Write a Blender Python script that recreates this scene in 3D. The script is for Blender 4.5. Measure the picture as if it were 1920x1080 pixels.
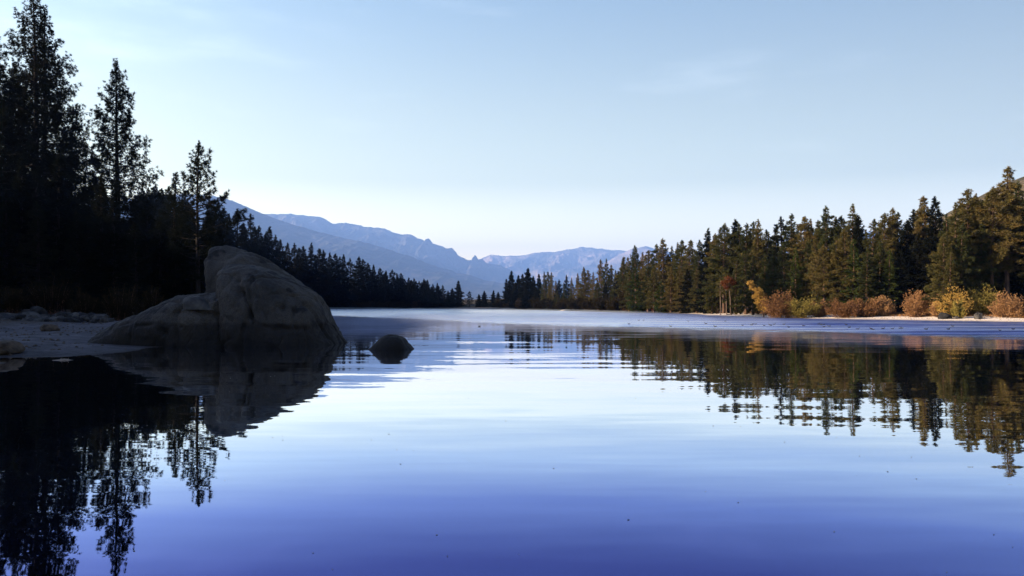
import bpy, math, random
import numpy as np
from mathutils import Vector, noise as mnoise

# ------------------------------------------------------------------ camera, light, exposure
scene = bpy.context.scene
for o in list(bpy.data.objects):
    bpy.data.objects.remove(o)
COL = scene.collection
FPX, HZ, CAMZ = 1493.0, 571.0, 2.0          # focal length in 1920-wide pixels, horizon row, eye height
R = math.radians

cam_d = bpy.data.cameras.new('camera')
cam = bpy.data.objects.new('camera', cam_d)
COL.objects.link(cam)
cam.location = (0, 0, CAMZ)
cam.rotation_euler = (R(90), 0, 0)
cam_d.sensor_width = 36
cam_d.lens = 36 * FPX / 1920
cam_d.shift_y = (HZ - 540) / 1920
cam_d.clip_start = 0.1
cam_d.clip_end = 60000
scene.camera = cam

SUN_EL, SUN_AZ = R(16), R(-101)               # azimuth from +Y (view direction) towards +X
sdir = Vector((math.sin(SUN_AZ) * math.cos(SUN_EL), math.cos(SUN_AZ) * math.cos(SUN_EL), math.sin(SUN_EL)))
sun_d = bpy.data.lights.new('sun', 'SUN')
sun_d.energy = 5.0
sun_d.angle = R(0.5)
sun_d.color = (1.0, 0.77, 0.52)
sun = bpy.data.objects.new('sun', sun_d)
COL.objects.link(sun)
sun.location = (-100, 0, 80)
sun.rotation_euler = sdir.to_track_quat('Z', 'Y').to_euler()

world = bpy.data.worlds.new('World')
scene.world = world
world.use_nodes = True
wn, wl = world.node_tree.nodes, world.node_tree.links
bg = wn['Background']
sky = wn.new('ShaderNodeTexSky')
sky.sky_type = 'NISHITA'
sky.sun_disc = False
sky.sun_elevation = SUN_EL
sky.sun_rotation = SUN_AZ
sky.altitude = 1500
sky.air_density = 1.0
sky.dust_density = 1.3
sky.ozone_density = 1.6
tint = wn.new('ShaderNodeMix'); tint.data_type = 'RGBA'; tint.blend_type = 'MULTIPLY'
tint.inputs[0].default_value = 1.0
tint.inputs[7].default_value = (0.96, 0.95, 1.10, 1)
wl.new(sky.outputs[0], tint.inputs[6])
# paler air low down, deeper blue high up, a little whiter towards the sun
tcs = wn.new('ShaderNodeTexCoord')
sxs = wn.new('ShaderNodeSeparateXYZ'); wl.new(tcs.outputs['Generated'], sxs.inputs[0])
grad = wn.new('ShaderNodeValToRGB')
for p_, c_ in ((0.0, (0.90, 0.55, 0.262)), (0.07, (0.88, 0.545, 0.262)), (0.15, (0.455, 0.31, 0.165)), (0.24, (0.405, 0.292, 0.178)), (0.36, (0.315, 0.266, 0.202)), (0.60, (0.16, 0.162, 0.20))):
    e_ = grad.color_ramp.elements[0] if p_ == 0.0 else grad.color_ramp.elements.new(p_)
    e_.color = (*[v_ / 1.4 for v_ in c_], 1)
grad.color_ramp.elements.remove(grad.color_ramp.elements[-1])
wl.new(sxs.outputs[2], grad.inputs[0])
sunw = wn.new('ShaderNodeMapRange'); sunw.inputs[1].default_value = -0.6; sunw.inputs[2].default_value = 0.6; sunw.inputs[3].default_value = 4.9; sunw.inputs[4].default_value = 1.65
wl.new(sxs.outputs[0], sunw.inputs[0])
gsc = wn.new('ShaderNodeVectorMath'); gsc.operation = 'SCALE'; wl.new(grad.outputs[0], gsc.inputs[0]); wl.new(sunw.outputs[0], gsc.inputs['Scale'])
wl.new(gsc.outputs[0], tint.inputs[7])
# thin cirrus, stretched along one direction
tc = wn.new('ShaderNodeTexCoord')
mp = wn.new('ShaderNodeMapping')
mp.inputs['Rotation'].default_value = (0, R(28), R(20))
mp.inputs['Scale'].default_value = (1.6, 3.0, 9.0)
nz = wn.new('ShaderNodeTexNoise'); nz.inputs['Scale'].default_value = 1.7; nz.inputs['Detail'].default_value = 6
nz.inputs['Roughness'].default_value = 0.55
rp = wn.new('ShaderNodeMapRange'); rp.interpolation_type = 'SMOOTHSTEP'
rp.inputs[1].default_value = 0.54; rp.inputs[2].default_value = 0.85; rp.inputs[3].default_value = 0; rp.inputs[4].default_value = 0.07
wl.new(tc.outputs['Generated'], mp.inputs[0]); wl.new(mp.outputs[0], nz.inputs[0]); wl.new(nz.outputs[0], rp.inputs[0])
cl = wn.new('ShaderNodeMix'); cl.data_type = 'RGBA'
cl.inputs[7].default_value = (8.6, 8.8, 9.0, 1)
wl.new(rp.outputs[0], cl.inputs[0]); wl.new(tint.outputs[2], cl.inputs[6])
wl.new(cl.outputs[2], bg.inputs[0])
bg.inputs[1].default_value = 0.15

vs = scene.view_settings
vs.view_transform = 'Standard'
vs.look = 'None'
vs.gamma = 1
vs.use_curve_mapping = False
vs.exposure = 1.95
scene.render.engine = 'CYCLES'
scene.cycles.use_denoising = True
scene.cycles.max_bounces = 6
scene.cycles.diffuse_bounces = 2
scene.cycles.glossy_bounces = 3
scene.cycles.volume_bounces = 0
scene.cycles.caustics_reflective = False
scene.cycles.caustics_refractive = False

# ------------------------------------------------------------------ helpers
def at(px, py_or_none, D):
    x = (px - 960) / FPX * D
    z = None if py_or_none is None else (HZ - py_or_none) / FPX * D + CAMZ
    return x, D, z

def mesh_np(name, verts, faces, smooth=False):
    me = bpy.data.meshes.new(name)
    verts = np.asarray(verts, dtype=np.float32)
    faces = np.asarray(faces, dtype=np.int32)
    k = faces.shape[1]
    me.vertices.add(len(verts)); me.vertices.foreach_set('co', verts.ravel())
    me.loops.add(faces.size); me.loops.foreach_set('vertex_index', faces.ravel())
    me.polygons.add(len(faces))
    me.polygons.foreach_set('loop_start', np.arange(0, faces.size, k, dtype=np.int32))
    me.polygons.foreach_set('loop_total', np.full(len(faces), k, dtype=np.int32))
    if smooth:
        me.polygons.foreach_set('use_smooth', np.ones(len(faces), dtype=bool))
    me.update(calc_edges=True)
    return me

def link(name, me, mat=None, parent=None, loc=None):
    o = bpy.data.objects.new(name, me)
    COL.objects.link(o)
    if mat is not None and me is not None and not me.materials:
        me.materials.append(mat)
    if parent is not None:
        o.parent = parent
    if loc is not None:
        o.location = loc
    return o

def tag(o, label=None, cat=None, group=None, kind=None):
    if label: o['label'] = label
    if cat: o['category'] = cat
    if group: o['group'] = group
    if kind: o['kind'] = kind
    return o

def smooth(a, b, x):
    t = np.clip((np.asarray(x, float) - a) / (b - a), 0, 1)
    return t * t * (3 - 2 * t)

def vnoise(x, y, seed=0):
    x = np.asarray(x, float); y = np.asarray(y, float)
    xi = np.floor(x).astype(np.int64); yi = np.floor(y).astype(np.int64)
    fx, fy = x - xi, y - yi
    fx = fx * fx * (3 - 2 * fx); fy = fy * fy * (3 - 2 * fy)
    def h(a, b):
        v = (a * 374761393 + b * 668265263 + seed * 974711) & 0x7fffffff
        v = ((v ^ (v >> 13)) * 1274126177) & 0x7fffffff
        return ((v ^ (v >> 16)) & 0xffff) / 65535.0
    return (h(xi, yi) * (1 - fx) + h(xi + 1, yi) * fx) * (1 - fy) + (h(xi, yi + 1) * (1 - fx) + h(xi + 1, yi + 1) * fx) * fy

def fbm(x, y, oct=4, seed=0):
    s, a, f = 0, 0.5, 1.0
    for k in range(oct):
        s = s + a * (vnoise(x * f, y * f, seed + k) * 2 - 1); a *= 0.5; f *= 2.03
    return s

def ridged(x, y, oct=5, seed=0):
    s, a, f = 0, 0.5, 1.0
    for k in range(oct):
        s = s + a * (1 - np.abs(vnoise(x * f, y * f, seed + k) * 2 - 1)); a *= 0.5; f *= 2.07
    return s

# ------------------------------------------------------------------ materials
def new_mat(name):
    m = bpy.data.materials.new(name); m.use_nodes = True
    nt = m.node_tree
    return m, nt.nodes, nt.links, nt.nodes['Principled BSDF']

def ramp_node(n, stops, interp='LINEAR'):
    r = n.new('ShaderNodeValToRGB')
    cr = r.color_ramp; cr.interpolation = interp
    while len(cr.elements) < len(stops): cr.elements.new(0.5)
    for e, (p, c) in zip(cr.elements, stops):
        e.position = p; e.color = (*c, 1)
    return r

def mat_noise(name, stops, scale, detail=6, rough=0.9, bump=0.0, bdist=0.1, bscale=None, coords='Object', stretch=None, spec=0.2):
    m, n, l, b = new_mat(name)
    t = n.new('ShaderNodeTexCoord')
    src = t.outputs[coords]
    if stretch:
        mpn = n.new('ShaderNodeMapping'); mpn.inputs['Scale'].default_value = stretch
        l.new(src, mpn.inputs[0]); src = mpn.outputs[0]
    z = n.new('ShaderNodeTexNoise'); z.inputs['Scale'].default_value = scale; z.inputs['Detail'].default_value = detail
    l.new(src, z.inputs[0])
    r = ramp_node(n, stops); l.new(z.outputs[0], r.inputs[0]); l.new(r.outputs[0], b.inputs['Base Color'])
    b.inputs['Roughness'].default_value = rough
    b.inputs['Specular IOR Level'].default_value = spec
    if bump:
        z2 = n.new('ShaderNodeTexNoise'); z2.inputs['Scale'].default_value = bscale or scale * 4; z2.inputs['Detail'].default_value = 6
        l.new(src, z2.inputs[0])
        bp = n.new('ShaderNodeBump'); bp.inputs['Strength'].default_value = bump; bp.inputs['Distance'].default_value = bdist
        l.new(z2.outputs[0], bp.inputs['Height']); l.new(bp.outputs[0], b.inputs['Normal'])
    return m

def mat_rock(name, stops, scale, bump=0.6, bscale=5):
    m = mat_noise(name, stops, scale, bump=bump, bscale=bscale)
    n, l = m.node_tree.nodes, m.node_tree.links
    r = next(x for x in n if x.type == 'VALTORGB'); src = r.inputs[0].links[0].from_socket
    oi = n.new('ShaderNodeObjectInfo'); a = n.new('ShaderNodeMath'); a.operation = 'MULTIPLY_ADD'; a.inputs[1].default_value = 0.42
    b_ = n.new('ShaderNodeMath'); b_.operation = 'ADD'; b_.inputs[1].default_value = -0.24
    l.new(oi.outputs['Random'], a.inputs[0]); l.new(src, b_.inputs[0]); l.new(b_.outputs[0], a.inputs[2]); l.new(a.outputs[0], r.inputs[0])
    return m

def mat_foliage(name, cols, scale=0.9, trans=0.25):
    """needles / leaves: noise clumps of two tones, hue shifted per plant, a little light passing through"""
    m, n, l, b = new_mat(name)
    t = n.new('ShaderNodeTexCoord')
    oi = n.new('ShaderNodeObjectInfo')
    z = n.new('ShaderNodeTexNoise'); z.inputs['Scale'].default_value = scale; z.inputs['Detail'].default_value = 3
    l.new(t.outputs['Object'], z.inputs[0])
    add = n.new('ShaderNodeMath'); add.operation = 'MULTIPLY_ADD'; add.inputs[1].default_value = 0.55
    l.new(oi.outputs['Random'], add.inputs[0])
    sc = n.new('ShaderNodeMath'); sc.operation = 'MULTIPLY_ADD'; sc.inputs[1].default_value = 0.9; sc.inputs[2].default_value = -0.22
    l.new(z.outputs[0], sc.inputs[0]); l.new(sc.outputs[0], add.inputs[2])
    k = len(cols)
    r = ramp_node(n, [(i / (k - 1), c) for i, c in enumerate(cols)])
    l.new(add.outputs[0], r.inputs[0])
    d = n.new('ShaderNodeBsdfDiffuse'); tr = n.new('ShaderNodeBsdfTranslucent'); mx = n.new('ShaderNodeMixShader')
    l.new(r.outputs[0], d.inputs[0]); l.new(r.outputs[0], tr.inputs[0])
    mx.inputs[0].default_value = trans
    l.new(d.outputs[0], mx.inputs[1]); l.new(tr.outputs[0], mx.inputs[2])
    l.new(mx.outputs[0], n['Material Output'].inputs['Surface'])
    n.remove(b)
    return m

M = {}
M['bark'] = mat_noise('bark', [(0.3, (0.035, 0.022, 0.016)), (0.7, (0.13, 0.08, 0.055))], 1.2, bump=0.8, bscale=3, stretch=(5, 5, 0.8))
M['dark_bark'] = mat_noise('dark_bark', [(0.3, (0.006, 0.005, 0.005)), (0.7, (0.018, 0.014, 0.012))], 1.2, bump=0.8, bscale=3, stretch=(5, 5, 0.8))  # bark copy with the shade of the dark woods put into the colour
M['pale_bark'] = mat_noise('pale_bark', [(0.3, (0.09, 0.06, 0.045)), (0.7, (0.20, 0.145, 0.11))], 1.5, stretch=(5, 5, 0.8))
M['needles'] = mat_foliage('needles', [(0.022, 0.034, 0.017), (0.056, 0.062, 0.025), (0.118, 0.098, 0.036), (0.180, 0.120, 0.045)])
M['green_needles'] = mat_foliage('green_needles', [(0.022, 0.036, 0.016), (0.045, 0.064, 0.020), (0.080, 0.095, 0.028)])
M['dark_needles'] = mat_foliage('dark_needles', [(0.006, 0.008, 0.007), (0.012, 0.015, 0.011), (0.020, 0.020, 0.014)])  # near-black needles, shade of the dark woods put into the colour
M['orange_leaves'] = mat_foliage('orange_leaves', [(0.09, 0.045, 0.025), (0.26, 0.14, 0.065), (0.44, 0.275, 0.135)], 2.2)
M['yellow_leaves'] = mat_foliage('yellow_leaves', [(0.20, 0.115, 0.035), (0.41, 0.26, 0.07), (0.54, 0.39, 0.12)], 2.2)
M['olive_leaves'] = mat_foliage('olive_leaves', [(0.085, 0.078, 0.022), (0.22, 0.18, 0.05), (0.40, 0.31, 0.09)], 2.2)
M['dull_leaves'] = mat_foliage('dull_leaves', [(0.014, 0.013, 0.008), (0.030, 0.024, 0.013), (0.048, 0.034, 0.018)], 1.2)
M['red_leaves'] = mat_foliage('red_leaves', [(0.055, 0.020, 0.013), (0.11, 0.040, 0.020), (0.16, 0.066, 0.032)], 1.6)
M['grass'] = mat_foliage('grass', [(0.16, 0.085, 0.035), (0.28, 0.15, 0.06), (0.34, 0.20, 0.09)], 0.4)
M['stem'] = mat_noise('stem', [(0.3, (0.05, 0.028, 0.018)), (0.7, (0.15, 0.08, 0.05))], 2)
M['driftwood'] = mat_noise('driftwood', [(0.3, (0.16, 0.13, 0.11)), (0.7, (0.40, 0.34, 0.29))], 3, stretch=(1, 6, 6))
M['rock'] = mat_rock('rock', [(0.3, (0.010, 0.010, 0.011)), (0.52, (0.026, 0.025, 0.025)), (0.75, (0.07, 0.066, 0.062))], 1.4, bump=0.6, bscale=5)
M['brown_rock'] = mat_noise('brown_rock', [(0.3, (0.03, 0.022, 0.016)), (0.7, (0.10, 0.075, 0.055))], 2, bump=0.6, bscale=6)
M['duck'] = mat_noise('duck', [(0.4, (0.012, 0.012, 0.014)), (0.6, (0.03, 0.027, 0.025))], 6)
M['bill'] = mat_noise('bill', [(0.4, (0.35, 0.30, 0.24)), (0.6, (0.45, 0.40, 0.34))], 6)
M['debris'] = mat_noise('debris', [(0.35, (0.10, 0.10, 0.13)), (0.65, (0.36, 0.34, 0.36))], 0.5, coords='Object')

# granite of the big boulders: speckle, broad stains, a darker old water line band near the lake
def mat_granite():
    m, n, l, b = new_mat('granite')
    g = n.new('ShaderNodeNewGeometry')
    mpn = n.new('ShaderNodeMapping'); mpn.inputs['Scale'].default_value = (1, 1, 0.45)
    l.new(g.outputs['Position'], mpn.inputs[0])
    z1 = n.new('ShaderNodeTexNoise'); z1.inputs['Scale'].default_value = 0.55; z1.inputs['Detail'].default_value = 8; z1.inputs['Roughness'].default_value = 0.62
    l.new(mpn.outputs[0], z1.inputs[0])
    r1 = ramp_node(n, [(0.28, (0.014, 0.013, 0.0118)), (0.47, (0.034, 0.030, 0.0255)), (0.68, (0.058, 0.050, 0.041))])
    l.new(z1.outputs[0], r1.inputs[0])
    z2 = n.new('ShaderNodeTexNoise'); z2.inputs['Scale'].default_value = 22; z2.inputs['Detail'].default_value = 4
    l.new(g.outputs['Position'], z2.inputs[0])
    r2 = ramp_node(n, [(0.35, (0.55, 0.55, 0.55)), (0.6, (1.1, 1.1, 1.1))])
    l.new(z2.outputs[0], r2.inputs[0])
    mu = n.new('ShaderNodeMix'); mu.data_type = 'RGBA'; mu.blend_type = 'MULTIPLY'; mu.inputs[0].default_value = 1
    l.new(r1.outputs[0], mu.inputs[6]); l.new(r2.outputs[0], mu.inputs[7])
    # black lichen patches
    z3 = n.new('ShaderNodeTexNoise'); z3.inputs['Scale'].default_value = 0.9; z3.inputs['Detail'].default_value = 5
    mp3 = n.new('ShaderNodeMapping'); mp3.inputs['Location'].default_value = (4.2, 1.3, 7.0)
    l.new(g.outputs['Position'], mp3.inputs[0]); l.new(mp3.outputs[0], z3.inputs[0])
    r3 = ramp_node(n, [(0.57, (1, 1, 1)), (0.64, (0.28, 0.28, 0.3))])
    l.new(z3.outputs[0], r3.inputs[0])
    mu2 = n.new('ShaderNodeMix'); mu2.data_type = 'RGBA'; mu2.blend_type = 'MULTIPLY'; mu2.inputs[0].default_value = 1
    l.new(mu.outputs[2], mu2.inputs[6]); l.new(r3.outputs[0], mu2.inputs[7])
    # stained high-water band
    sp = n.new('ShaderNodeSeparateXYZ'); l.new(g.outputs['Position'], sp.inputs[0])
    ad = n.new('ShaderNodeMath'); ad.operation = 'MULTIPLY_ADD'; ad.inputs[1].default_value = 0.35
    l.new(z1.outputs[0], ad.inputs[0]); l.new(sp.outputs[2], ad.inputs[2])
    r4 = ramp_node(n, [(0.0, (0.16, 0.16, 0.17)), (0.10, (0.30, 0.30, 0.31)), (0.30, (0.46, 0.45, 0.45)), (0.345, (1, 1, 1))])
    dv = n.new('ShaderNodeMath'); dv.operation = 'DIVIDE'; dv.inputs[1].default_value = 4.0
    l.new(ad.outputs[0], dv.inputs[0]); l.new(dv.outputs[0], r4.inputs[0])
    mu3 = n.new('ShaderNodeMix'); mu3.data_type = 'RGBA'; mu3.blend_type = 'MULTIPLY'; mu3.inputs[0].default_value = 1
    l.new(mu2.outputs[2], mu3.inputs[6]); l.new(r4.outputs[0], mu3.inputs[7])
    l.new(mu3.outputs[2], b.inputs['Base Color'])
    b.inputs['Roughness'].default_value = 0.85; b.inputs['Specular IOR Level'].default_value = 0.25
    bp = n.new('ShaderNodeBump'); bp.inputs['Strength'].default_value = 0.7; bp.inputs['Distance'].default_value = 0.06
    z5 = n.new('ShaderNodeTexNoise'); z5.inputs['Scale'].default_value = 5; z5.inputs['Detail'].default_value = 8
    l.new(g.outputs['Position'], z5.inputs[0]); l.new(z5.outputs[0], bp.inputs['Height']); l.new(bp.outputs[0], b.inputs['Normal'])
    return m
M['granite'] = mat_granite()

# ------------------------------------------------------------------ the lake shore and the terrain
LAKE = np.array([
    (5, -8), (-6, -5), (-12, 4), (-14.5, 14), (-17, 22), (-19.4, 25.2), (-16.6, 26.9), (-19.5, 28.0), (-20.5, 29.4), (-18.4, 30.7), (-17.0, 31.2),
    (-16.4, 34), (-16.6, 37.2), (-15.6, 38.6), (-14, 43), (-11, 46.5), (-13, 58), (-22, 75), (-38, 110), (-58, 160), (-80, 230), (-92, 300), (-92, 355),
    (-85, 372), (-60, 371), (-40, 360), (-13, 335), (5, 300), (18, 250), (27, 203), (36, 182), (38.5, 165), (36.5, 148), (37.5, 135), (41, 117),
    (46, 109), (51, 102), (58, 91), (66, 75), (74, 60), (72, 30), (50, 5), (25, -10)], float)

def lake_dist(x, y):
    """distance to the shore line, positive on land"""
    x = np.asarray(x, float); y = np.asarray(y, float)
    sh = x.shape; x = x.ravel(); y = y.ravel()
    best = np.full(x.shape, 1e18); inside = np.zeros(x.shape, bool)
    n = len(LAKE)
    for i in range(n):
        ax, ay = LAKE[i]; bx, by = LAKE[(i + 1) % n]
        dx, dy = bx - ax, by - ay
        t = np.clip(((x - ax) * dx + (y - ay) * dy) / (dx * dx + dy * dy), 0, 1)
        best = np.minimum(best, (x - ax - t * dx) ** 2 + (y - ay - t * dy) ** 2)
        c = (ay > y) != (by > y)
        with np.errstate(divide='ignore', invalid='ignore'):
            xin = ax + (y - ay) / (by - ay + 1e-12) * dx
        inside ^= c & (x < xin)
    d = np.sqrt(best)
    return np.where(inside, -d, d).reshape(sh)

def terr(x, y):
    x = np.asarray(x, float); y = np.asarray(y, float)
    d = lake_dist(x, y) + 0.9 * fbm(x * 0.16, y * 0.16, 4, 3) * smooth(3, 12, np.hypot(x, y))
    left = smooth(-8, -22, x) * smooth(95, 72, y)
    z = np.where(d < 0, np.maximum(d * 0.09, -3.0), 0.055 * np.minimum(d, 10))
    z = z + 1.0 * smooth(9 + 13 * left, 15 + 15 * left, d)
    z = z + 0.03 * np.clip(d - 15, 0, 120)
    hl = np.clip((-x - 72) * 0.46, 0, None) * (1 + 0.35 * smooth(320, 170, y)) * smooth(700, 380, y)
    hl = (48 + 27 * smooth(35, -5, y)) * (1 - np.exp(-hl / 34)) * smooth(0, 30, d)  # unseen near end of the crest shaped higher to keep the boulders in shade
    hl = hl * (1 - 0.25 * smooth(250, 420, y))
    hr = 85 * smooth(180, 360, x) * smooth(110, 300, y) * smooth(720, 520, y)
    rough = fbm(x * 0.045, y * 0.045, 4, 11) * np.clip(d * 0.06, 0, 2.2) + fbm(x * 0.5, y * 0.5, 3, 17) * 0.10 * smooth(1, 5, d)
    return z + hl + hr + np.where(d > 0, rough, 0)

def tz(x, y):
    return float(terr(np.array([x]), np.array([y]))[0])

nth, nr = 900, 300
th = np.linspace(-math.pi, math.pi, nth, endpoint=False)
# finer steps where the photo looks
th = th - 0.55 * np.sin(th) * 0.9
rad = 2.5 * (60000 / 2.5) ** (np.linspace(0, 1, nr) ** 1.0)
TH, RD = np.meshgrid(th, rad)
gx, gy = RD * np.sin(TH), RD * np.cos(TH)
gz = terr(gx, gy)
verts = np.stack([gx, gy, gz], -1).reshape(-1, 3)
i = np.arange(nr - 1)[:, None] * nth; j = np.arange(nth)[None, :]; j2 = (j + 1) % nth
quads = np.stack([i + j, i + nth + j, i + nth + j2, i + j2], -1).reshape(-1, 4)[:, ::-1]
cap0 = len(verts)
verts = np.vstack([verts, [[0, 0, tz(0, 0)]]])
me = mesh_np('ground', verts, quads, smooth=True)

m, n, l, b = new_mat('ground')
g = n.new('ShaderNodeNewGeometry')
sp = n.new('ShaderNodeSeparateXYZ'); l.new(g.outputs['Position'], sp.inputs[0])
zc = n.new('ShaderNodeTexNoise'); zc.inputs['Scale'].default_value = 0.35; zc.inputs['Detail'].default_value = 8; l.new(g.outputs['Position'], zc.inputs[0])
zf = n.new('ShaderNodeTexNoise'); zf.inputs['Scale'].default_value = 3.0; zf.inputs['Detail'].default_value = 8; l.new(g.outputs['Position'], zf.inputs[0])
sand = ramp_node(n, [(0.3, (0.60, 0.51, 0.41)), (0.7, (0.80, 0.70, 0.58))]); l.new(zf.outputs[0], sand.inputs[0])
shaded_sand = ramp_node(n, [(0.30, (0.014, 0.014, 0.018)), (0.5, (0.052, 0.050, 0.058)), (0.7, (0.10, 0.098, 0.11))]);  # beach sand of the left bank, its shade put into the colour
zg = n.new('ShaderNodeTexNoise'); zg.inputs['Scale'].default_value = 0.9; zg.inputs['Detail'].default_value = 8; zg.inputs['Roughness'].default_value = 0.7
l.new(g.outputs['Position'], zg.inputs[0]); l.new(zg.outputs[0], shaded_sand.inputs[0])
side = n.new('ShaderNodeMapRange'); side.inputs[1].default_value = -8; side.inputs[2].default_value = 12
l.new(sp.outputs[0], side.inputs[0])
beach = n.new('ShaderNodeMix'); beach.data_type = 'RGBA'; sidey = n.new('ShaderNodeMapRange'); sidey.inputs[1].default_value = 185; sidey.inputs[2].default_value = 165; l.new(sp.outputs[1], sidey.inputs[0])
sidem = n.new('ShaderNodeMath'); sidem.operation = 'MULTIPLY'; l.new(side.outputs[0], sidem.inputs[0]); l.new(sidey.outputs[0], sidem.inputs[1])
l.new(sidem.outputs[0], beach.inputs[0]); l.new(shaded_sand.outputs[0], beach.inputs[6]); l.new(sand.outputs[0], beach.inputs[7])
duff = ramp_node(n, [(0.3, (0.012, 0.010, 0.008)), (0.55, (0.035, 0.026, 0.018)), (0.75, (0.075, 0.052, 0.032))]); l.new(zf.outputs[0], duff.inputs[0])
hillc = ramp_node(n, [(0.35, (0.020, 0.022, 0.012)), (0.5, (0.055, 0.048, 0.026)), (0.62, (0.14, 0.105, 0.07))])
zh = n.new('ShaderNodeTexNoise'); zh.inputs['Scale'].default_value = 0.14; zh.inputs['Detail'].default_value = 9; zh.inputs['Roughness'].default_value = 0.75
l.new(g.outputs['Position'], zh.inputs[0]); l.new(zh.outputs[0], hillc.inputs[0])
hm = n.new('ShaderNodeMapRange'); hm.inputs[1].default_value = 10; hm.inputs[2].default_value = 22; l.new(sp.outputs[2], hm.inputs[0])
rt = n.new('ShaderNodeMapRange'); rt.inputs[1].default_value = 60; rt.inputs[2].default_value = 110; l.new(sp.outputs[0], rt.inputs[0])
hm2 = n.new('ShaderNodeMath'); hm2.operation = 'MULTIPLY'; l.new(hm.outputs[0], hm2.inputs[0]); l.new(rt.outputs[0], hm2.inputs[1])
land = n.new('ShaderNodeMix'); land.data_type = 'RGBA'; l.new(hm2.outputs[0], land.inputs[0]); l.new(duff.outputs[0], land.inputs[6]); l.new(hillc.outputs[0], land.inputs[7])
hz = n.new('ShaderNodeMath'); hz.operation = 'MULTIPLY_ADD'; hz.inputs[1].default_value = 0.5; l.new(zc.outputs[0], hz.inputs[0]); l.new(sp.outputs[2], hz.inputs[2])
bm = n.new('ShaderNodeMapRange'); bm.inputs[1].default_value = 0.72; bm.inputs[2].default_value = 1.0; l.new(hz.outputs[0], bm.inputs[0])
fin = n.new('ShaderNodeMix'); fin.data_type = 'RGBA'; l.new(bm.outputs[0], fin.inputs[0]); l.new(beach.outputs[2], fin.inputs[6]); l.new(land.outputs[2], fin.inputs[7])
wet = n.new('ShaderNodeMapRange'); wet.inputs[1].default_value = -0.02; wet.inputs[2].default_value = 0.14; wet.inputs[3].default_value = 0.42; wet.inputs[4].default_value = 1.0
l.new(sp.outputs[2], wet.inputs[0])
wm = n.new('ShaderNodeVectorMath'); wm.operation = 'SCALE'; l.new(fin.outputs[2], wm.inputs[0]); l.new(wet.outputs[0], wm.inputs['Scale'])
l.new(wm.outputs[0], b.inputs['Base Color'])
b.inputs['Roughness'].default_value = 0.95; b.inputs['Specular IOR Level'].default_value = 0.15
bp = n.new('ShaderNodeBump'); bp.inputs['Strength'].default_value = 0.6; bp.inputs['Distance'].default_value = 0.15
l.new(zg.outputs[0], bp.inputs['Height']); l.new(bp.outputs[0], b.inputs['Normal'])
tag(link('ground', me, m), kind='structure')

# ------------------------------------------------------------------ water
wx, wy = np.meshgrid(np.linspace(-150, 150, 31), np.linspace(-60, 420, 49))
wv = np.stack([wx, wy, np.zeros_like(wx)], -1).reshape(-1, 3)
i = np.arange(48)[:, None] * 31; j = np.arange(30)[None, :]
wf = np.stack([i + j, i + j + 1, i + 32 + j, i + 31 + j], -1).reshape(-1, 4)
m, n, l, b = new_mat('lake_water')
g = n.new('ShaderNodeNewGeometry')
def slope_noise(scale, detail=2.0, w=0):
    mpn = n.new('ShaderNodeMapping'); mpn.inputs['Scale'].default_value = scale; mpn.inputs['Rotation'].default_value = (0, 0, R(-7)); mpn.inputs['Location'].default_value = (w, w * 2, 0)
    l.new(g.outputs['Position'], mpn.inputs[0])
    z = n.new('ShaderNodeTexNoise'); z.inputs['Scale'].default_value = 1; z.inputs['Detail'].default_value = detail
    l.new(mpn.outputs[0], z.inputs[0])
    s = n.new('ShaderNodeVectorMath'); s.operation = 'SUBTRACT'; s.inputs[1].default_value = (0.5, 0.5, 0.5)
    l.new(z.outputs['Color'], s.inputs[0])
    return s.outputs[0]
def vmul(v, c):
    s = n.new('ShaderNodeVectorMath'); s.operation = 'MULTIPLY'
    l.new(v, s.inputs[0])
    if isinstance(c, tuple): s.inputs[1].default_value = c
    else: l.new(c, s.inputs[1])
    return s.outputs[0]
def vadd(a, c):
    s = n.new('ShaderNodeVectorMath'); s.operation = 'ADD'
    l.new(a, s.inputs[0])
    if isinstance(c, tuple): s.inputs[1].default_value = c
    else: l.new(c, s.inputs[1])
    return s.outputs[0]
calm = vadd(vmul(slope_noise((0.24, 0.95, 1), 1.5, 3), (0.009, 0.029, 0)), vmul(slope_noise((0.7, 3.6, 1), 1.5, 9), (0.006, 0.022, 0)))
calm = vadd(calm, vmul(slope_noise((0.13, 0.75, 1), 1.0, 55), (0.006, 0.030, 0)))
# patches where the swell is stronger
zp = n.new('ShaderNodeTexNoise'); zp.inputs['Scale'].default_value = 0.06; zp.inputs['Detail'].default_value = 2; l.new(g.outputs['Position'], zp.inputs[0])
pr = n.new('ShaderNodeMapRange'); pr.inputs[1].default_value = 0.35; pr.inputs[2].default_value = 0.65; pr.inputs[3].default_value = 0.45; pr.inputs[4].default_value = 1.45
l.new(zp.outputs[0], pr.inputs[0])
sv = n.new('ShaderNodeVectorMath'); sv.operation = 'SCALE'; l.new(calm, sv.inputs[0]); l.new(pr.outputs[0], sv.inputs['Scale'])
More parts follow.
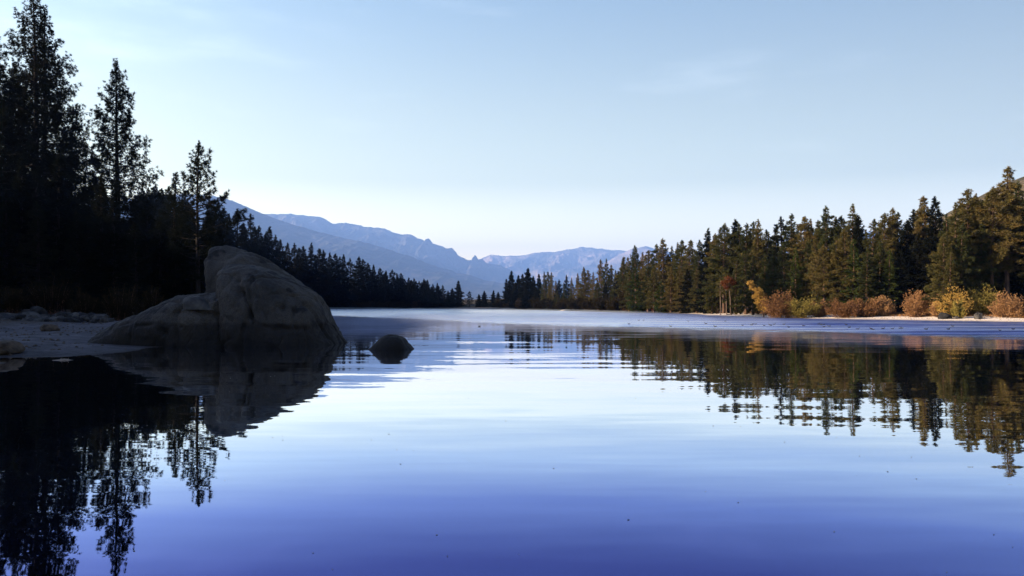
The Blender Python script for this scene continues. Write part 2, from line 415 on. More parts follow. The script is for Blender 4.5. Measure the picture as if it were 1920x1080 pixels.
# the breeze-ruffled part of the lake, beyond an edge that runs across the water
sp = n.new('ShaderNodeSeparateXYZ'); l.new(g.outputs['Position'], sp.inputs[0])
xr = n.new('ShaderNodeMapRange'); xr.inputs[1].default_value = -70; xr.inputs[2].default_value = 70; l.new(sp.outputs[0], xr.inputs[0])
EDGE = [(-70, 150), (-32, 140), (-12, 108), (0, 82), (14.5, 64), (22, 57), (28, 47), (45, 38), (70, 30)]
er = ramp_node(n, [((x + 70) / 140, (y / 200,) * 3) for x, y in EDGE]); l.new(xr.outputs[0], er.inputs[0])
eb = n.new('ShaderNodeMath'); eb.operation = 'MULTIPLY'; eb.inputs[1].default_value = 200; l.new(er.outputs[0], eb.inputs[0])
ne = n.new('ShaderNodeTexNoise'); ne.inputs['Scale'].default_value = 1.0; ne.inputs['Detail'].default_value = 6
mpe = n.new('ShaderNodeMapping'); mpe.inputs['Scale'].default_value = (0.12, 0.45, 1); l.new(g.outputs['Position'], mpe.inputs[0]); l.new(mpe.outputs[0], ne.inputs[0])
nm = n.new('ShaderNodeMath'); nm.operation = 'MULTIPLY_ADD'; nm.inputs[1].default_value = 26; nm.inputs[2].default_value = -13; l.new(ne.outputs[0], nm.inputs[0])
ds = n.new('ShaderNodeMath'); ds.operation = 'SUBTRACT'; l.new(sp.outputs[1], ds.inputs[0]); l.new(eb.outputs[0], ds.inputs[1])
ds2 = n.new('ShaderNodeMath'); ds2.operation = 'ADD'; l.new(ds.outputs[0], ds2.inputs[0]); l.new(nm.outputs[0], ds2.inputs[1])
nf = n.new('ShaderNodeTexNoise'); nf.inputs['Scale'].default_value = 1.0; nf.inputs['Detail'].default_value = 3
mpf = n.new('ShaderNodeMapping'); mpf.inputs['Scale'].default_value = (0.9, 2.4, 1); l.new(g.outputs['Position'], mpf.inputs[0]); l.new(mpf.outputs[0], nf.inputs[0])
nfm = n.new('ShaderNodeMath'); nfm.operation = 'MULTIPLY_ADD'; nfm.inputs[1].default_value = 22; nfm.inputs[2].default_value = -11; l.new(nf.outputs[0], nfm.inputs[0])
ds3 = n.new('ShaderNodeMath'); ds3.operation = 'ADD'; l.new(ds2.outputs[0], ds3.inputs[0]); l.new(nfm.outputs[0], ds3.inputs[1]); ds2 = ds3
mask = n.new('ShaderNodeMapRange'); mask.interpolation_type = 'SMOOTHSTEP'; mask.inputs[1].default_value = -5; mask.inputs[2].default_value = 9; l.new(ds2.outputs[0], mask.inputs[0])
rough = n.new('ShaderNodeMapRange'); rough.inputs[3].default_value = 0.012; rough.inputs[4].default_value = 0.30; l.new(mask.outputs[0], rough.inputs[0])
nrm = n.new('ShaderNodeVectorMath'); nrm.operation = 'NORMALIZE'
wind = vadd(vmul(slope_noise((0.10, 0.55, 1), 3.0, 31), (0.03, 0.26, 0)), vmul(slope_noise((0.8, 2.6, 1), 2.0, 41), (0.06, 0.30, 0)))
wsc = n.new('ShaderNodeVectorMath'); wsc.operation = 'SCALE'; l.new(wind, wsc.inputs[0]); l.new(mask.outputs[0], wsc.inputs['Scale'])
l.new(vadd(vadd(sv.outputs[0], wsc.outputs[0]), (0, 0, 1)), nrm.inputs[0])
fr = n.new('ShaderNodeFresnel'); fr.inputs['IOR'].default_value = 1.333; l.new(nrm.outputs[0], fr.inputs['Normal'])
fc = ramp_node(n, [(0.0, (0.012, 0.016, 0.05)), (0.16, (0.108, 0.120, 0.36)), (0.24, (0.255, 0.320, 0.68)), (0.33, (0.57, 0.675, 0.92)), (0.44, (0.93, 0.97, 1.0)), (0.56, (0.98, 0.98, 1.0))])
xs_ = n.new('ShaderNodeMapRange'); xs_.inputs[1].default_value = -25; xs_.inputs[2].default_value = 32; xs_.inputs[3].default_value = 0.0; xs_.inputs[4].default_value = 0.68
l.new(sp.outputs[0], xs_.inputs[0])
stz = slope_noise((0.05, 0.30, 1), 4.0, 21)
stx = n.new('ShaderNodeSeparateXYZ'); l.new(stz, stx.inputs[0])
xsn = n.new('ShaderNodeMath'); xsn.operation = 'MULTIPLY_ADD'; xsn.inputs[1].default_value = 1.3; l.new(stx.outputs[0], xsn.inputs[0]); l.new(xs_.outputs[0], xsn.inputs[2])
em = n.new('ShaderNodeMath'); em.operation = 'MULTIPLY'; l.new(mask.outputs[0], em.inputs[0]); l.new(xsn.outputs[0], em.inputs[1])
fe = n.new('ShaderNodeMath'); fe.operation = 'SUBTRACT'; fe.inputs[0].default_value = 1.0; l.new(em.outputs[0], fe.inputs[1])
ff = n.new('ShaderNodeMath'); ff.operation = 'MULTIPLY'; l.new(fr.outputs[0], ff.inputs[0]); l.new(fe.outputs[0], ff.inputs[1])
l.new(ff.outputs[0], fc.inputs[0])
gl = n.new('ShaderNodeBsdfGlossy'); gl.distribution = 'MULTI_GGX'
l.new(fc.outputs[0], gl.inputs['Color']); l.new(rough.outputs[0], gl.inputs['Roughness']); l.new(nrm.outputs[0], gl.inputs['Normal'])
df = n.new('ShaderNodeBsdfDiffuse'); df.inputs[0].default_value = (0.0006, 0.0007, 0.0010, 1)
dm = n.new('ShaderNodeMix'); dm.data_type = 'RGBA'; dm.inputs[6].default_value = (0.0006, 0.0007, 0.0010, 1); dm.inputs[7].default_value = (0.004, 0.018, 0.080, 1)
l.new(em.outputs[0], dm.inputs[0]); l.new(dm.outputs[2], df.inputs[0])
ad_ = n.new('ShaderNodeAddShader'); l.new(gl.outputs[0], ad_.inputs[0]); l.new(df.outputs[0], ad_.inputs[1])
l.new(ad_.outputs[0], n['Material Output'].inputs['Surface'])
n.remove(b)
tag(link('lake_water', mesh_np('lake_water', wv, wf), m), kind='structure')

# ------------------------------------------------------------------ mountains
def mountain(name, sky_px, D, W, seed, mat, amp, rough_px=2.2, back=0.4):
    px = np.linspace(sky_px[0][0], sky_px[-1][0], 760)
    py = np.interp(px, [p[0] for p in sky_px], [p[1] for p in sky_px])
    py = py + rough_px * fbm(px * 0.11, px * 0 + seed, 4, seed)
    X = (px - 960) / FPX * D
    Zc = (HZ - py) / FPX * D + CAMZ
    S = np.concatenate([-np.linspace(1, 0.02, 14) * back, np.linspace(0, 1, 170)])
    SS, XX = np.meshgrid(S, X, indexing='ij'); ZZ = np.broadcast_to(Zc, SS.shape)
    Y = D - SS * W + fbm(XX / (D * 0.05), SS * 0 + 0.3, 3, seed + 5) * D * 0.012
    front = np.clip(SS, 0, 1)
    h = np.where(SS >= 0, ZZ * (1 - front) ** 1.15, ZZ * (1 - (SS / back) ** 2))
    rg = ridged(XX / (D * 0.045) + front * 1.3, SS * W / (D * 0.09), 6, seed) - 0.62
    rg = rg + 0.45 * (ridged(XX / (D * 0.013) + front * 2.1, SS * W / (D * 0.03), 4, seed + 9) - 0.6)
    h = h + rg * amp * ZZ * np.clip(front * 5, 0, 1) * (1 - front) ** 0.6
    h = np.maximum(h, -2)
    v = np.stack([XX, Y, h], -1).reshape(-1, 3)
    nx, ns = len(X), len(S)
    i = np.arange(ns - 1)[:, None] * nx; j = np.arange(nx - 1)[None, :]
    q = np.stack([i + j, i + j + 1, i + nx + j + 1, i + nx + j], -1).reshape(-1, 4)[:, ::-1]
    tag(link(name, mesh_np(name, v, q, smooth=True), mat), kind='structure')

def mat_mountain(name, a, b_, c, scale):
    return mat_noise(name, [(0.36, a), (0.52, b_), (0.66, c)], scale, detail=10, coords='Object', bump=1.0, bdist=0.12 / scale, bscale=scale * 4)
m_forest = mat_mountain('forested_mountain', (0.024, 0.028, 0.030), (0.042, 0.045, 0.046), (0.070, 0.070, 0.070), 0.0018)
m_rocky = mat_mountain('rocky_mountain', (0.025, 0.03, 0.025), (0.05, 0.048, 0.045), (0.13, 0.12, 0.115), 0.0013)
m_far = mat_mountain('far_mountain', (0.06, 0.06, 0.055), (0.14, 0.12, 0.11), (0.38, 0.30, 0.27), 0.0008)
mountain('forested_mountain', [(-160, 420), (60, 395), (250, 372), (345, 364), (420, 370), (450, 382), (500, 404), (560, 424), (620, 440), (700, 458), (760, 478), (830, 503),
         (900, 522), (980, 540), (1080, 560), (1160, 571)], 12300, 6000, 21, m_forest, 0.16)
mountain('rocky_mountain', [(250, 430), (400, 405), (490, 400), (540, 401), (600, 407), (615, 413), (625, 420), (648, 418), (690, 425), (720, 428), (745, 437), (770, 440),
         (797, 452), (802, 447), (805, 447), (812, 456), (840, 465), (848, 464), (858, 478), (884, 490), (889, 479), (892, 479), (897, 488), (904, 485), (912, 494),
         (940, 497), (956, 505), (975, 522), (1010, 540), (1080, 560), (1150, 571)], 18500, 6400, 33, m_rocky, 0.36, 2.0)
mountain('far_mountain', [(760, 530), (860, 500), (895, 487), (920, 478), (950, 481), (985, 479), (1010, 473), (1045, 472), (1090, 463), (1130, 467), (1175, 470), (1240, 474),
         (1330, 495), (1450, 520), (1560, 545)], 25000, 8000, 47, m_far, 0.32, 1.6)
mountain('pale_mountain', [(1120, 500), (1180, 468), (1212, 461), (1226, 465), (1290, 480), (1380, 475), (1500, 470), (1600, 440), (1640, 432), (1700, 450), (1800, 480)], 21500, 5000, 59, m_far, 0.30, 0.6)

# ------------------------------------------------------------------ boulders and rocks
def displace(v, nrm, amp, scale, seed):
    out = np.empty_like(v)
    off = Vector((seed * 7.3, seed * 3.1, seed * 1.7))
    for k in range(len(v)):
        p = Vector(v[k]) * scale + off
        h = mnoise.noise(p) + 0.5 * mnoise.noise(p * 2.3) + 0.34 * mnoise.noise(p * 5.1) + 0.22 * mnoise.noise(p * 11.0) + 0.12 * mnoise.noise(p * 21.0)
        h -= 1.1 * max(0.0, 1 - 16 * abs(mnoise.noise(p * 0.55 + Vector((9, 2, 5)))))      # joints in the rock
        h -= 0.5 * max(0.0, 1 - 14 * abs(mnoise.noise(p * 1.3 + Vector((3, 8, 1)))))
        out[k] = v[k] + nrm[k] * (h * amp)
    return out

def rock_loft(name, prof_px, D, depth, seed, amp, mat, label, cat, nu=230, nv=120, power=2.3, zbase=-0.7, front_lean=0.0, soften=2, dents=()):
    P = np.array([((px - 960) / FPX * D, (HZ - py) / FPX * D + CAMZ) for px, py in prof_px])
    P = np.vstack([[P[0, 0] + 0.05, zbase], P, [P[-1, 0] + 0.15, zbase]])
    seg = np.r_[0, np.cumsum(np.hypot(*np.diff(P, axis=0).T))]
    u = np.linspace(0, seg[-1], nu)
    prof = np.stack([np.interp(u, seg, P[:, 0]), np.interp(u, seg, P[:, 1])], -1)
    for _ in range(soften):
        prof[1:-1] = 0.5 * prof[1:-1] + 0.25 * (prof[:-2] + prof[2:])
    cx = 0.5 * (P[0, 0] + P[-1, 0])
    V = np.sin(np.linspace(-1, 1, nv) * math.pi / 2)
    s = (1 - np.abs(V) ** power).clip(1e-4, 1) ** (1 / power)
    xs = cx + (prof[None, :, 0] - cx) * (0.35 + 0.65 * s[:, None]) 
    xs = np.where(np.abs(V)[:, None] > 0.9995, cx + (xs - cx), xs)
    zs = zbase + (prof[None, :, 1] - zbase) * s[:, None]
    ys = D + V[:, None] * depth + front_lean * zs
    v = np.stack([xs, np.broadcast_to(ys, xs.shape), zs], -1)
    du = np.gradient(v, axis=1); dv = np.gradient(v, axis=0)
    nr_ = np.cross(du, dv); nr_ /= np.linalg.norm(nr_, axis=-1, keepdims=True) + 1e-9
    if nr_[nv // 2, nu // 2, 2] < 0: nr_ = -nr_
    v = displace(v.reshape(-1, 3), nr_.reshape(-1, 3), amp, 0.55, seed)
    # cracks and hollows of the lake-facing side: polylines of (column, row, radius, depth)
    vpx = v[:, 0] / v[:, 1] * FPX + 960; vpy = HZ - (v[:, 2] - CAMZ) / v[:, 1] * FPX
    for line, rad_, dep in dents:
        best = np.full(len(v), 1e9)
        for (ax, ay), (bx, by) in zip(line[:-1], line[1:]):
            L2 = (bx - ax) ** 2 + (by - ay) ** 2 + 1e-9
            t = np.clip(((vpx - ax) * (bx - ax) + (vpy - ay) * (by - ay)) / L2, 0, 1)
            best = np.minimum(best, np.hypot(vpx - ax - t * (bx - ax), vpy - ay - t * (by - ay)))
        wob = np.array([mnoise.noise(Vector(p) * 1.7) for p in v])
        f = np.exp(-(best / (rad_ * (1 + 0.6 * wob))) ** 2) * dep * 0.55 * np.clip(0.8 + 1.2 * np.roll(wob, 7), 0.1, 1.5) * (v[:, 1] < D)
        v[:, 1] += f; v[:, 2] -= 0.15 * f
    i = np.arange(nv - 1)[:, None] * nu; j = np.arange(nu - 1)[None, :]
    q = np.stack([i + j, i + j + 1, i + nu + j + 1, i + nu + j], -1).reshape(-1, 4)
    bottom = np.array([[k * nu, (k + 1) * nu, (k + 1) * nu + nu - 1, k * nu + nu - 1] for k in range(nv - 1)])
    q = np.vstack([q, bottom])
    o = link(name, mesh_np(name, v, q, smooth=True), mat)
    return tag(o, label, cat)

rock_loft('boulder', [(428, 640), (425, 575), (422, 530), (423, 507), (431, 498), (450, 496), (480, 500), (510, 509), (545, 523), (575, 540), (598, 556), (611, 580), (622, 606), (634, 630), (648, 652)],
          41.0, 3.6, 2, 0.13, M['granite'], 'biggest granite boulder, rounded and sloping into the lake at the tip of the shaded beach', 'boulder', nu=300, nv=170,
          dents=[([(528, 548), (533, 560), (530, 580)], 7, 0.55), ([(545, 552), (560, 566)], 5, 0.3), ([(455, 548), (466, 575), (474, 604)], 3, 0.5), ([(440, 520), (452, 552)], 9, 0.5), ([(500, 612), (560, 618), (632, 614)], 5, 0.28), ([(598, 562), (612, 590)], 4, 0.2), ([(474, 520), (486, 560), (500, 600)], 2.5, 0.16)])
rock_loft('boulder', [(404, 640), (401, 575), (400, 530), (400, 500), (396, 480), (403, 467), (430, 461), (455, 466), (490, 481), (515, 497), (560, 530), (600, 575)],
          46.5, 3.4, 5, 0.13, M['granite'], 'highest granite boulder, its round crest showing behind the biggest one', 'boulder')
rock_loft('boulder', [(205, 636), (225, 622), (262, 602), (300, 584), (338, 565), (365, 554), (410, 551), (452, 554), (466, 580), (474, 610), (490, 640)],
          41.3, 3.7, 8, 0.16, M['granite'], 'low flat-topped granite boulder between the sand and the biggest boulder', 'boulder', power=4.2, nu=300, nv=150, dents=[([(330, 585), (400, 590), (455, 588)], 4, 0.3), ([(300, 618), (312, 626), (306, 645)], 6, 0.5), ([(255, 612), (300, 606)], 3, 0.25), ([(405, 585), (412, 610)], 2.5, 0.2)])
rock_loft('boulder', [(345, 560), (350, 556), (362, 554), (378, 556), (393, 566), (406, 577)],
          38.6, 0.7, 11, 0.05, M['rock'], 'dark tilted slab of rock lying on the low flat-topped boulder', 'rock', nu=50, nv=26, zbase=1.75)
rock_loft('boulder', [(692, 656), (700, 649), (711, 638), (719, 630), (731, 626), (748, 629), (758, 635), (768, 647), (777, 656)],
          35.6, 1.1, 14, 0.05, M['granite'], 'small dark boulder standing alone in the lake beyond the biggest boulder', 'boulder', nu=120, nv=70, zbase=-0.4, power=3.0, soften=0)

def rock_mesh(name, seed, flat=0.7):
    bm_ = bpy.data.meshes.new(name)
    import bmesh
    q = bmesh.new(); bmesh.ops.create_icosphere(q, subdivisions=3, radius=1.0)
    for v in q.verts:
        p = v.co.copy()
        k = 1 + 0.28 * mnoise.noise(p * 1.1 + Vector((seed * 5, 0, 0))) + 0.14 * mnoise.noise(p * 2.7 + Vector((0, seed * 3, 0)))
        for f in range(5):                    # split faces
            random.seed(seed * 31 + f)
            dn = Vector((random.uniform(-1, 1), random.uniform(-1, 1), random.uniform(-0.6, 1))).normalized()
            lim = random.uniform(0.62, 0.9)
            dd = p.dot(dn) * k
            if dd > lim: k *= 1 - 0.85 * (dd - lim) / dd
        v.co = Vector((p.x * k, p.y * k, p.z * k * flat))
    q.to_mesh(bm_); q.free()
    return bm_
ROCKS = [rock_mesh('rock', s, f) for s, f in ((1, .75), (2, .6), (3, .85), (4, .55), (5, .7))]
for r_ in ROCKS: r_.materials.append(M['rock'])
BROWN = rock_mesh('rock', 9, 0.5); BROWN.materials.append(M['brown_rock'])

def place_rock(me, x, y, w, label, group=None, sink=0.25, rz=None, hz_=1.0, cat='rock'):
    o = link('rock', me)
    o.location = (x, y, tz(x, y) + w * (0.5 - sink) * 0.6)
    o.scale = (w, w * 0.8, w * hz_)
    o.rotation_euler = (random.uniform(-.2, .2), random.uniform(-.2, .2), random.uniform(0, 6.28) if rz is None else rz)
    return tag(o, label, cat, group)

random.seed(4)
G_BANK = 'jumbled rocks along the foot of the shaded bank'
k = 0
for px in list(range(-60, 205, 6)) + list(range(-60, 200, 9)) + list(range(-40, 190, 14)):
    row = 0 if k < 45 else (1 if k < 74 else 2)
    k += 1
    D = 70 + row * 2.6 + random.uniform(-1.2, 1.8) + (px - 60) * 0.01
    x, y, _ = at(px + random.uniform(-4, 4), None, D)
    place_rock(random.choice(ROCKS), x, y, random.uniform(0.28, 0.85) * (1.15 if row else 0.9), 'angular grey rock in the jumble between the shaded sand and the dark trees', G_BANK, hz_=random.uniform(.7, 1.2))
x, y, _ = at(93, None, 53); place_rock(BROWN, x, y, 0.62, 'low brown rock alone on the shaded sand', sink=0.05, rz=0.2)
x, y, _ = at(6, None, 31.0); place_rock(BROWN, x, y, 0.8, 'dark blocky rock at the water edge of the shaded beach', sink=0.0, rz=1.0, hz_=0.8)
x, y, _ = at(72, None, 76.5); place_rock(ROCKS[2], x, y, 0.95, 'pale rounded rock topping the jumble below the dark trees', hz_=1.1, sink=-0.4)
x, y, _ = at(1771, None, 101.5); place_rock(ROCKS[0], x, y, 0.85, 'dark rock on the sunlit sand under the olive shrub', sink=0.1)
x, y, _ = at(1793, None, 100.5); place_rock(ROCKS[3], x, y, 0.45, 'smallest dark rock on the sunlit sand, between two bigger ones', sink=0.1)
x, y, _ = at(1834, None, 99.0); place_rock(ROCKS[2], x, y, 0.72, 'round dark rock on the sunlit sand with driftwood beside it', sink=0.1)

def tube(pts, rads, sides=6):
    pts = np.asarray(pts, float); rads = np.asarray(rads, float)
    d = np.gradient(pts, axis=0); d /= np.linalg.norm(d, axis=1, keepdims=True) + 1e-9
    ref = np.where(np.abs(d[:, 2:3]) > 0.9, np.array([[1., 0, 0]]), np.array([[0, 0, 1.]]))
    a = np.cross(d, ref); a /= np.linalg.norm(a, axis=1, keepdims=True) + 1e-9
    b_ = np.cross(d, a)
    ang = np.linspace(0, 2 * math.pi, sides, endpoint=False)
    v = pts[:, None] + rads[:, None, None] * (np.cos(ang)[None, :, None] * a[:, None] + np.sin(ang)[None, :, None] * b_[:, None])
    n_ = len(pts)
    i = np.arange(n_ - 1)[:, None] * sides; j = np.arange(sides)[None, :]; j2 = (j + 1) % sides
    f = np.stack([i + j, i + j2, i + sides + j2, i + sides + j], -1).reshape(-1, 4)
    return v.reshape(-1, 3), f

def join(parts):
    vs_, fs_, o = [], [], 0
    for v, f in parts:
        vs_.append(v); fs_.append(f + o); o += len(v)
    return np.vstack(vs_), np.vstack(fs_)

def log(px, D, length, rad_, rz, label, dz=0.0, tilt=0.0):
    x, y, _ = at(px, None, D)
    rng = np.random.default_rng(int(px))
    t = np.linspace(-0.5, 0.5, 9)
    pts = np.stack([t * length, 0.06 * length * np.sin(t * 5 + px), 0.03 * length * np.cos(t * 7)], -1)
    parts = [tube(pts, rad_ * (1 - 0.5 * (t + 0.5)) * (1 + .12 * rng.standard_normal(9)), 7)]
    for q in (-0.2, 0.15):
        p0 = np.array([q * length, 0, 0]); p1 = p0 + np.array([0.1 * length, rng.uniform(-.1, .1) * length, 0.12 * length])
        parts.append(tube(np.linspace(p0, p1, 4), np.linspace(rad_ * .35, rad_ * .12, 4), 5))
    v, f = join(parts)
    o = link('driftwood_log', mesh_np('driftwood_log', v, f, True), M['driftwood'])
    o.location = (x, y, max(tz(x, y), -0.02) + rad_ * 0.6 + dz); o.rotation_euler = (0, tilt, rz)
    tag(o, label, 'driftwood')
log(120, 28.6, 0.75, 0.035, 0.1, 'short pale driftwood stick floating off the shaded beach')
log(225, 47.0, 1.6, 0.05, -0.25, 'thin pale driftwood pole lying on the sand against the low boulder', 0.05)
log(1836, 103.5, 1.6, 0.22, 0.9, 'pale gnarled driftwood stump at the foot of the olive shrub', 0.35, -0.9)
log(1852, 100.0, 2.6, 0.08, 0.1, 'thin dark driftwood branch beside the round rock on the sunlit sand')
log(1796, 105.5, 3.4, 0.30, 0.05, 'thick grey driftwood log under the yellow shrub')

# ------------------------------------------------------------------ conifers
def blades(rng, centre, direction, size, width, spread, k):
    """k needle sprays (thin triangles) around each centre"""
    n_ = len(centre)
    c = np.repeat(centre, k, 0); d = np.repeat(direction, k, 0); s = np.repeat(size, k)
    v = rng.standard_normal((n_ * k, 3)); v /= np.linalg.norm(v, axis=1, keepdims=True)
    d = d + spread * v; d /= np.linalg.norm(d, axis=1, keepdims=True) + 1e-9
    w = np.cross(d, rng.standard_normal((n_ * k, 3))); w /= np.linalg.norm(w, axis=1, keepdims=True) + 1e-9
    L = (s * rng.uniform(0.6, 1.25, n_ * k))[:, None]; W = (width * rng.uniform(0.7, 1.3, n_ * k))[:, None]
    st = c - d * L * 0.15
    tri = np.stack([st - w * W * 0.5, st + w * W * 0.5 + d * L * 0.45, c + d * L], 1)
    return tri.reshape(-1, 3)

def conifer(seed, H, Rad, c0=0.08, nb=120, prof='fir', e_bot=-12, e_top=45, droop=0.15, tip=0.1, cpm=5.0, k=7, bs=0.42, bw=0.075,
            spread=0.75, tr=0.22, asym=None, tuft=False, twig=0.34, gap=0.15, lean=0.0):
    rng = np.random.default_rng(seed)
    u = np.sort(((np.arange(nb) + rng.uniform(-.4, .4, nb)) / nb).clip(0, 1)) ** 0.92
    hgt = (c0 + (0.985 - c0) * u) * H
    if prof == 'fir': pr_ = (1 - u) ** 0.85 * (0.72 + 0.28 * smooth(0, 0.18, u)) + 0.035
    elif prof == 'pine': pr_ = (1 - u ** 1.9) ** 0.9 * (0.55 + 0.45 * smooth(0, 0.3, u)) + 0.06
    elif prof == 'column': pr_ = (1 - u ** 3) ** 0.8 * 0.95 + 0.05
    else: pr_ = (1 - u) ** 0.7 * 0.95 + 0.04
    # storeys: bands of longer and shorter limbs make the outline uneven
    L = 1.55 * Rad * pr_ * (0.72 + 0.28 * np.sin(u * nb * 0.33 + rng.uniform(0, 6)) * rng.uniform(.3, 1, nb)) * rng.uniform(0.55, 1.12, nb)
    L *= np.where(rng.uniform(0, 1, nb) < gap, 0.45, 1.0)
    az = np.arange(nb) * 2.39996 + rng.uniform(-.5, .5, nb)
    if asym is not None:
        L *= 1 + asym[1] * np.cos(az - asym[0])
    el = np.radians(e_bot + (e_top - e_bot) * u ** 1.3 + rng.uniform(-9, 9, nb))
    bend = lambda z: lean * (z / H) ** 2 + 0.012 * H * np.sin(z / H * 3 + seed) * (z / H)
    def along(bi, s):
        ca, sa = np.cos(az[bi]), np.sin(az[bi])
        r_ = L[bi] * s * np.cos(el[bi])
        z = hgt[bi] + L[bi] * (s * np.sin(el[bi]) - droop * s ** 2 + tip * s ** 3)
        return np.stack([bend(hgt[bi]) + ca * r_, sa * r_, z], -1)
    cnt = np.maximum(2, (L * cpm * (1 + 0.5 * twig)).astype(int))
    bi = np.repeat(np.arange(nb), cnt)
    s = rng.uniform(0, 1, len(bi)) ** (0.55 if tuft else 0.75) * 0.8 + 0.2
    c = along(bi, s)
    dirb = along(bi, np.minimum(s + 0.05, 1.05)) - along(bi, s - 0.05); dirb /= np.linalg.norm(dirb, axis=1, keepdims=True) + 1e-9
    side = np.stack([-np.sin(az[bi]), np.cos(az[bi]), np.zeros(len(bi))], -1)
    lat = rng.uniform(-1, 1, len(bi)) * twig * L[bi] * (1.05 - s) + rng.normal(0, 0.08, len(bi))
    c = c + side * lat[:, None] + np.stack([np.zeros(len(bi))] * 2 + [rng.normal(0, 0.05 * Rad, len(bi)) + (0.10 * bs if tuft else -0.10 * np.abs(lat))], -1)
    d = dirb * 0.8 + side * np.sign(lat)[:, None] * 0.45 + np.array([0, 0, 0.25 if tuft else -0.12])
    d /= np.linalg.norm(d, axis=1, keepdims=True)
    size = bs * (0.75 + 0.5 * rng.uniform(0, 1, len(bi))) * (0.65 + 0.35 * np.minimum(1, L[bi] / (0.5 * Rad)))
    tri = blades(rng, c, d, size, bw, spread, k)
    # leader
    nl = 14
    zl = np.linspace(0.93, 1.0, nl) * H
    lead = np.stack([bend(zl), np.zeros(nl), zl], -1) + rng.normal(0, 0.05, (nl, 3))
    tri2 = blades(rng, lead, np.tile([0, 0, 1.0], (nl, 1)), np.full(nl, bs * 0.8), bw, 0.7, k)
    crown_v = np.vstack([tri, tri2])
    crown_f = np.arange(len(crown_v)).reshape(-1, 3)
    # trunk and limbs
    tzs = np.linspace(-0.6, H * 0.985, 14)
    pts = np.stack([bend(np.maximum(tzs, 0)), 0 * tzs, tzs], -1)
    rr = tr * (1 - (tzs.clip(0) / H)) ** 0.8 + 0.02
    rr[0] *= 1.5; rr[1] *= 1.1
    parts = [tube(pts, rr, 9)]
    for q in range(nb):
        if L[q] < 0.35: continue
        ss = np.linspace(0, 0.92, 5)
        pp = along(np.full(5, q), ss)
        r0 = 0.016 + 0.013 * L[q]
        parts.append(tube(pp, np.linspace(r0, 0.010, 5), 4))
    v, f = join(parts)
    return v, f, crown_v, crown_f

KINDS = {}
def make_kind(key, name, needle, bark, **kw):
    v, f, cv, cf = conifer(**kw)
    tm = mesh_np('trunk', v, f, True); tm.materials.append(M[bark])
    cm = mesh_np('crown', cv, cf); cm.materials.append(M[needle])
    KINDS[key] = (name, tm, cm, kw['H'])

random.seed(11)
# hero pines of the shaded bank, one mesh each
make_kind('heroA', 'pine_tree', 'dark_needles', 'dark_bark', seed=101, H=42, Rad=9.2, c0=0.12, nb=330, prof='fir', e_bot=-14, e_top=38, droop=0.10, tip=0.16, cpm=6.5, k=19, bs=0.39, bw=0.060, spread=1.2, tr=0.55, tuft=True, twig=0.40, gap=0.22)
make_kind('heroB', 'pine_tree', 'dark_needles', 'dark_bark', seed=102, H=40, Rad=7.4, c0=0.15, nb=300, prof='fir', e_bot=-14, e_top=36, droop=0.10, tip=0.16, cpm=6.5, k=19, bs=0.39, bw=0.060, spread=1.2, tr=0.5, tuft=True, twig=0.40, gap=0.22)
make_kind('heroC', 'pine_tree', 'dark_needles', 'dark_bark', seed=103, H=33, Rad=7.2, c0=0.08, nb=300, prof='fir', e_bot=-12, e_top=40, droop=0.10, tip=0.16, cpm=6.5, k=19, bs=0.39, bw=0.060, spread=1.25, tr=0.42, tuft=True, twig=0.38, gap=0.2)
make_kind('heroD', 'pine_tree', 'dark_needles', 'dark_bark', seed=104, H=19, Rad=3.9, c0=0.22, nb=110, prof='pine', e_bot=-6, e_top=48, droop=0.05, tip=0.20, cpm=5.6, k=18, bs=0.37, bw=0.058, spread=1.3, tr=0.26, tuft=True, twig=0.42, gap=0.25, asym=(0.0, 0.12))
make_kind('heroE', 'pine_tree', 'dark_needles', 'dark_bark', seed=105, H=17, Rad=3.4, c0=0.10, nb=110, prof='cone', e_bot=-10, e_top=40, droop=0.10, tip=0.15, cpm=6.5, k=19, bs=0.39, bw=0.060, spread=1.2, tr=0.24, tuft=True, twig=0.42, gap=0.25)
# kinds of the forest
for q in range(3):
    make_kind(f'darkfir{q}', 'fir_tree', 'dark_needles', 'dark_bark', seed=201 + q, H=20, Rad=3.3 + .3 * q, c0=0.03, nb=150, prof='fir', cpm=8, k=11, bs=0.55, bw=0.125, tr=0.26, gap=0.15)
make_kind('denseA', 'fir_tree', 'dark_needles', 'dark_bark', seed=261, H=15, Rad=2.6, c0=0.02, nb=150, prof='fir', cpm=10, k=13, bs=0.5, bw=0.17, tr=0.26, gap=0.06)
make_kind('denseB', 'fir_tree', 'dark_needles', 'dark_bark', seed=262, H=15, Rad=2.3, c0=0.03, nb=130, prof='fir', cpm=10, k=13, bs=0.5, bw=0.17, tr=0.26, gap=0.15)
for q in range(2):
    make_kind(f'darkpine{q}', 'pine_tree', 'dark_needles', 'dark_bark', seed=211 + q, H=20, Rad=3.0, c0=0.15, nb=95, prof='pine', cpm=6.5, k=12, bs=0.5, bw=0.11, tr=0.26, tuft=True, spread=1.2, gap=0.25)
for q in range(4):
    make_kind(f'fir{q}', 'fir_tree', 'needles', 'bark', seed=221 + q, H=16, Rad=2.25 + .22 * q, c0=0.05 + .03 * q, nb=150, prof='fir', e_bot=-16, e_top=42, cpm=12, k=11, bs=0.36, bw=0.075, tr=0.22, gap=0.18)
for q in range(4):
    make_kind(f'pine{q}', 'pine_tree', 'needles', 'bark', seed=231 + q, H=17, Rad=2.3 + .15 * q, c0=0.16 + .05 * q, nb=115, prof='pine' if q % 2 else 'cone', e_bot=-12, e_top=45, cpm=12, k=12, bs=0.36, bw=0.07, tr=0.22, tuft=True, spread=1.1, gap=0.18)
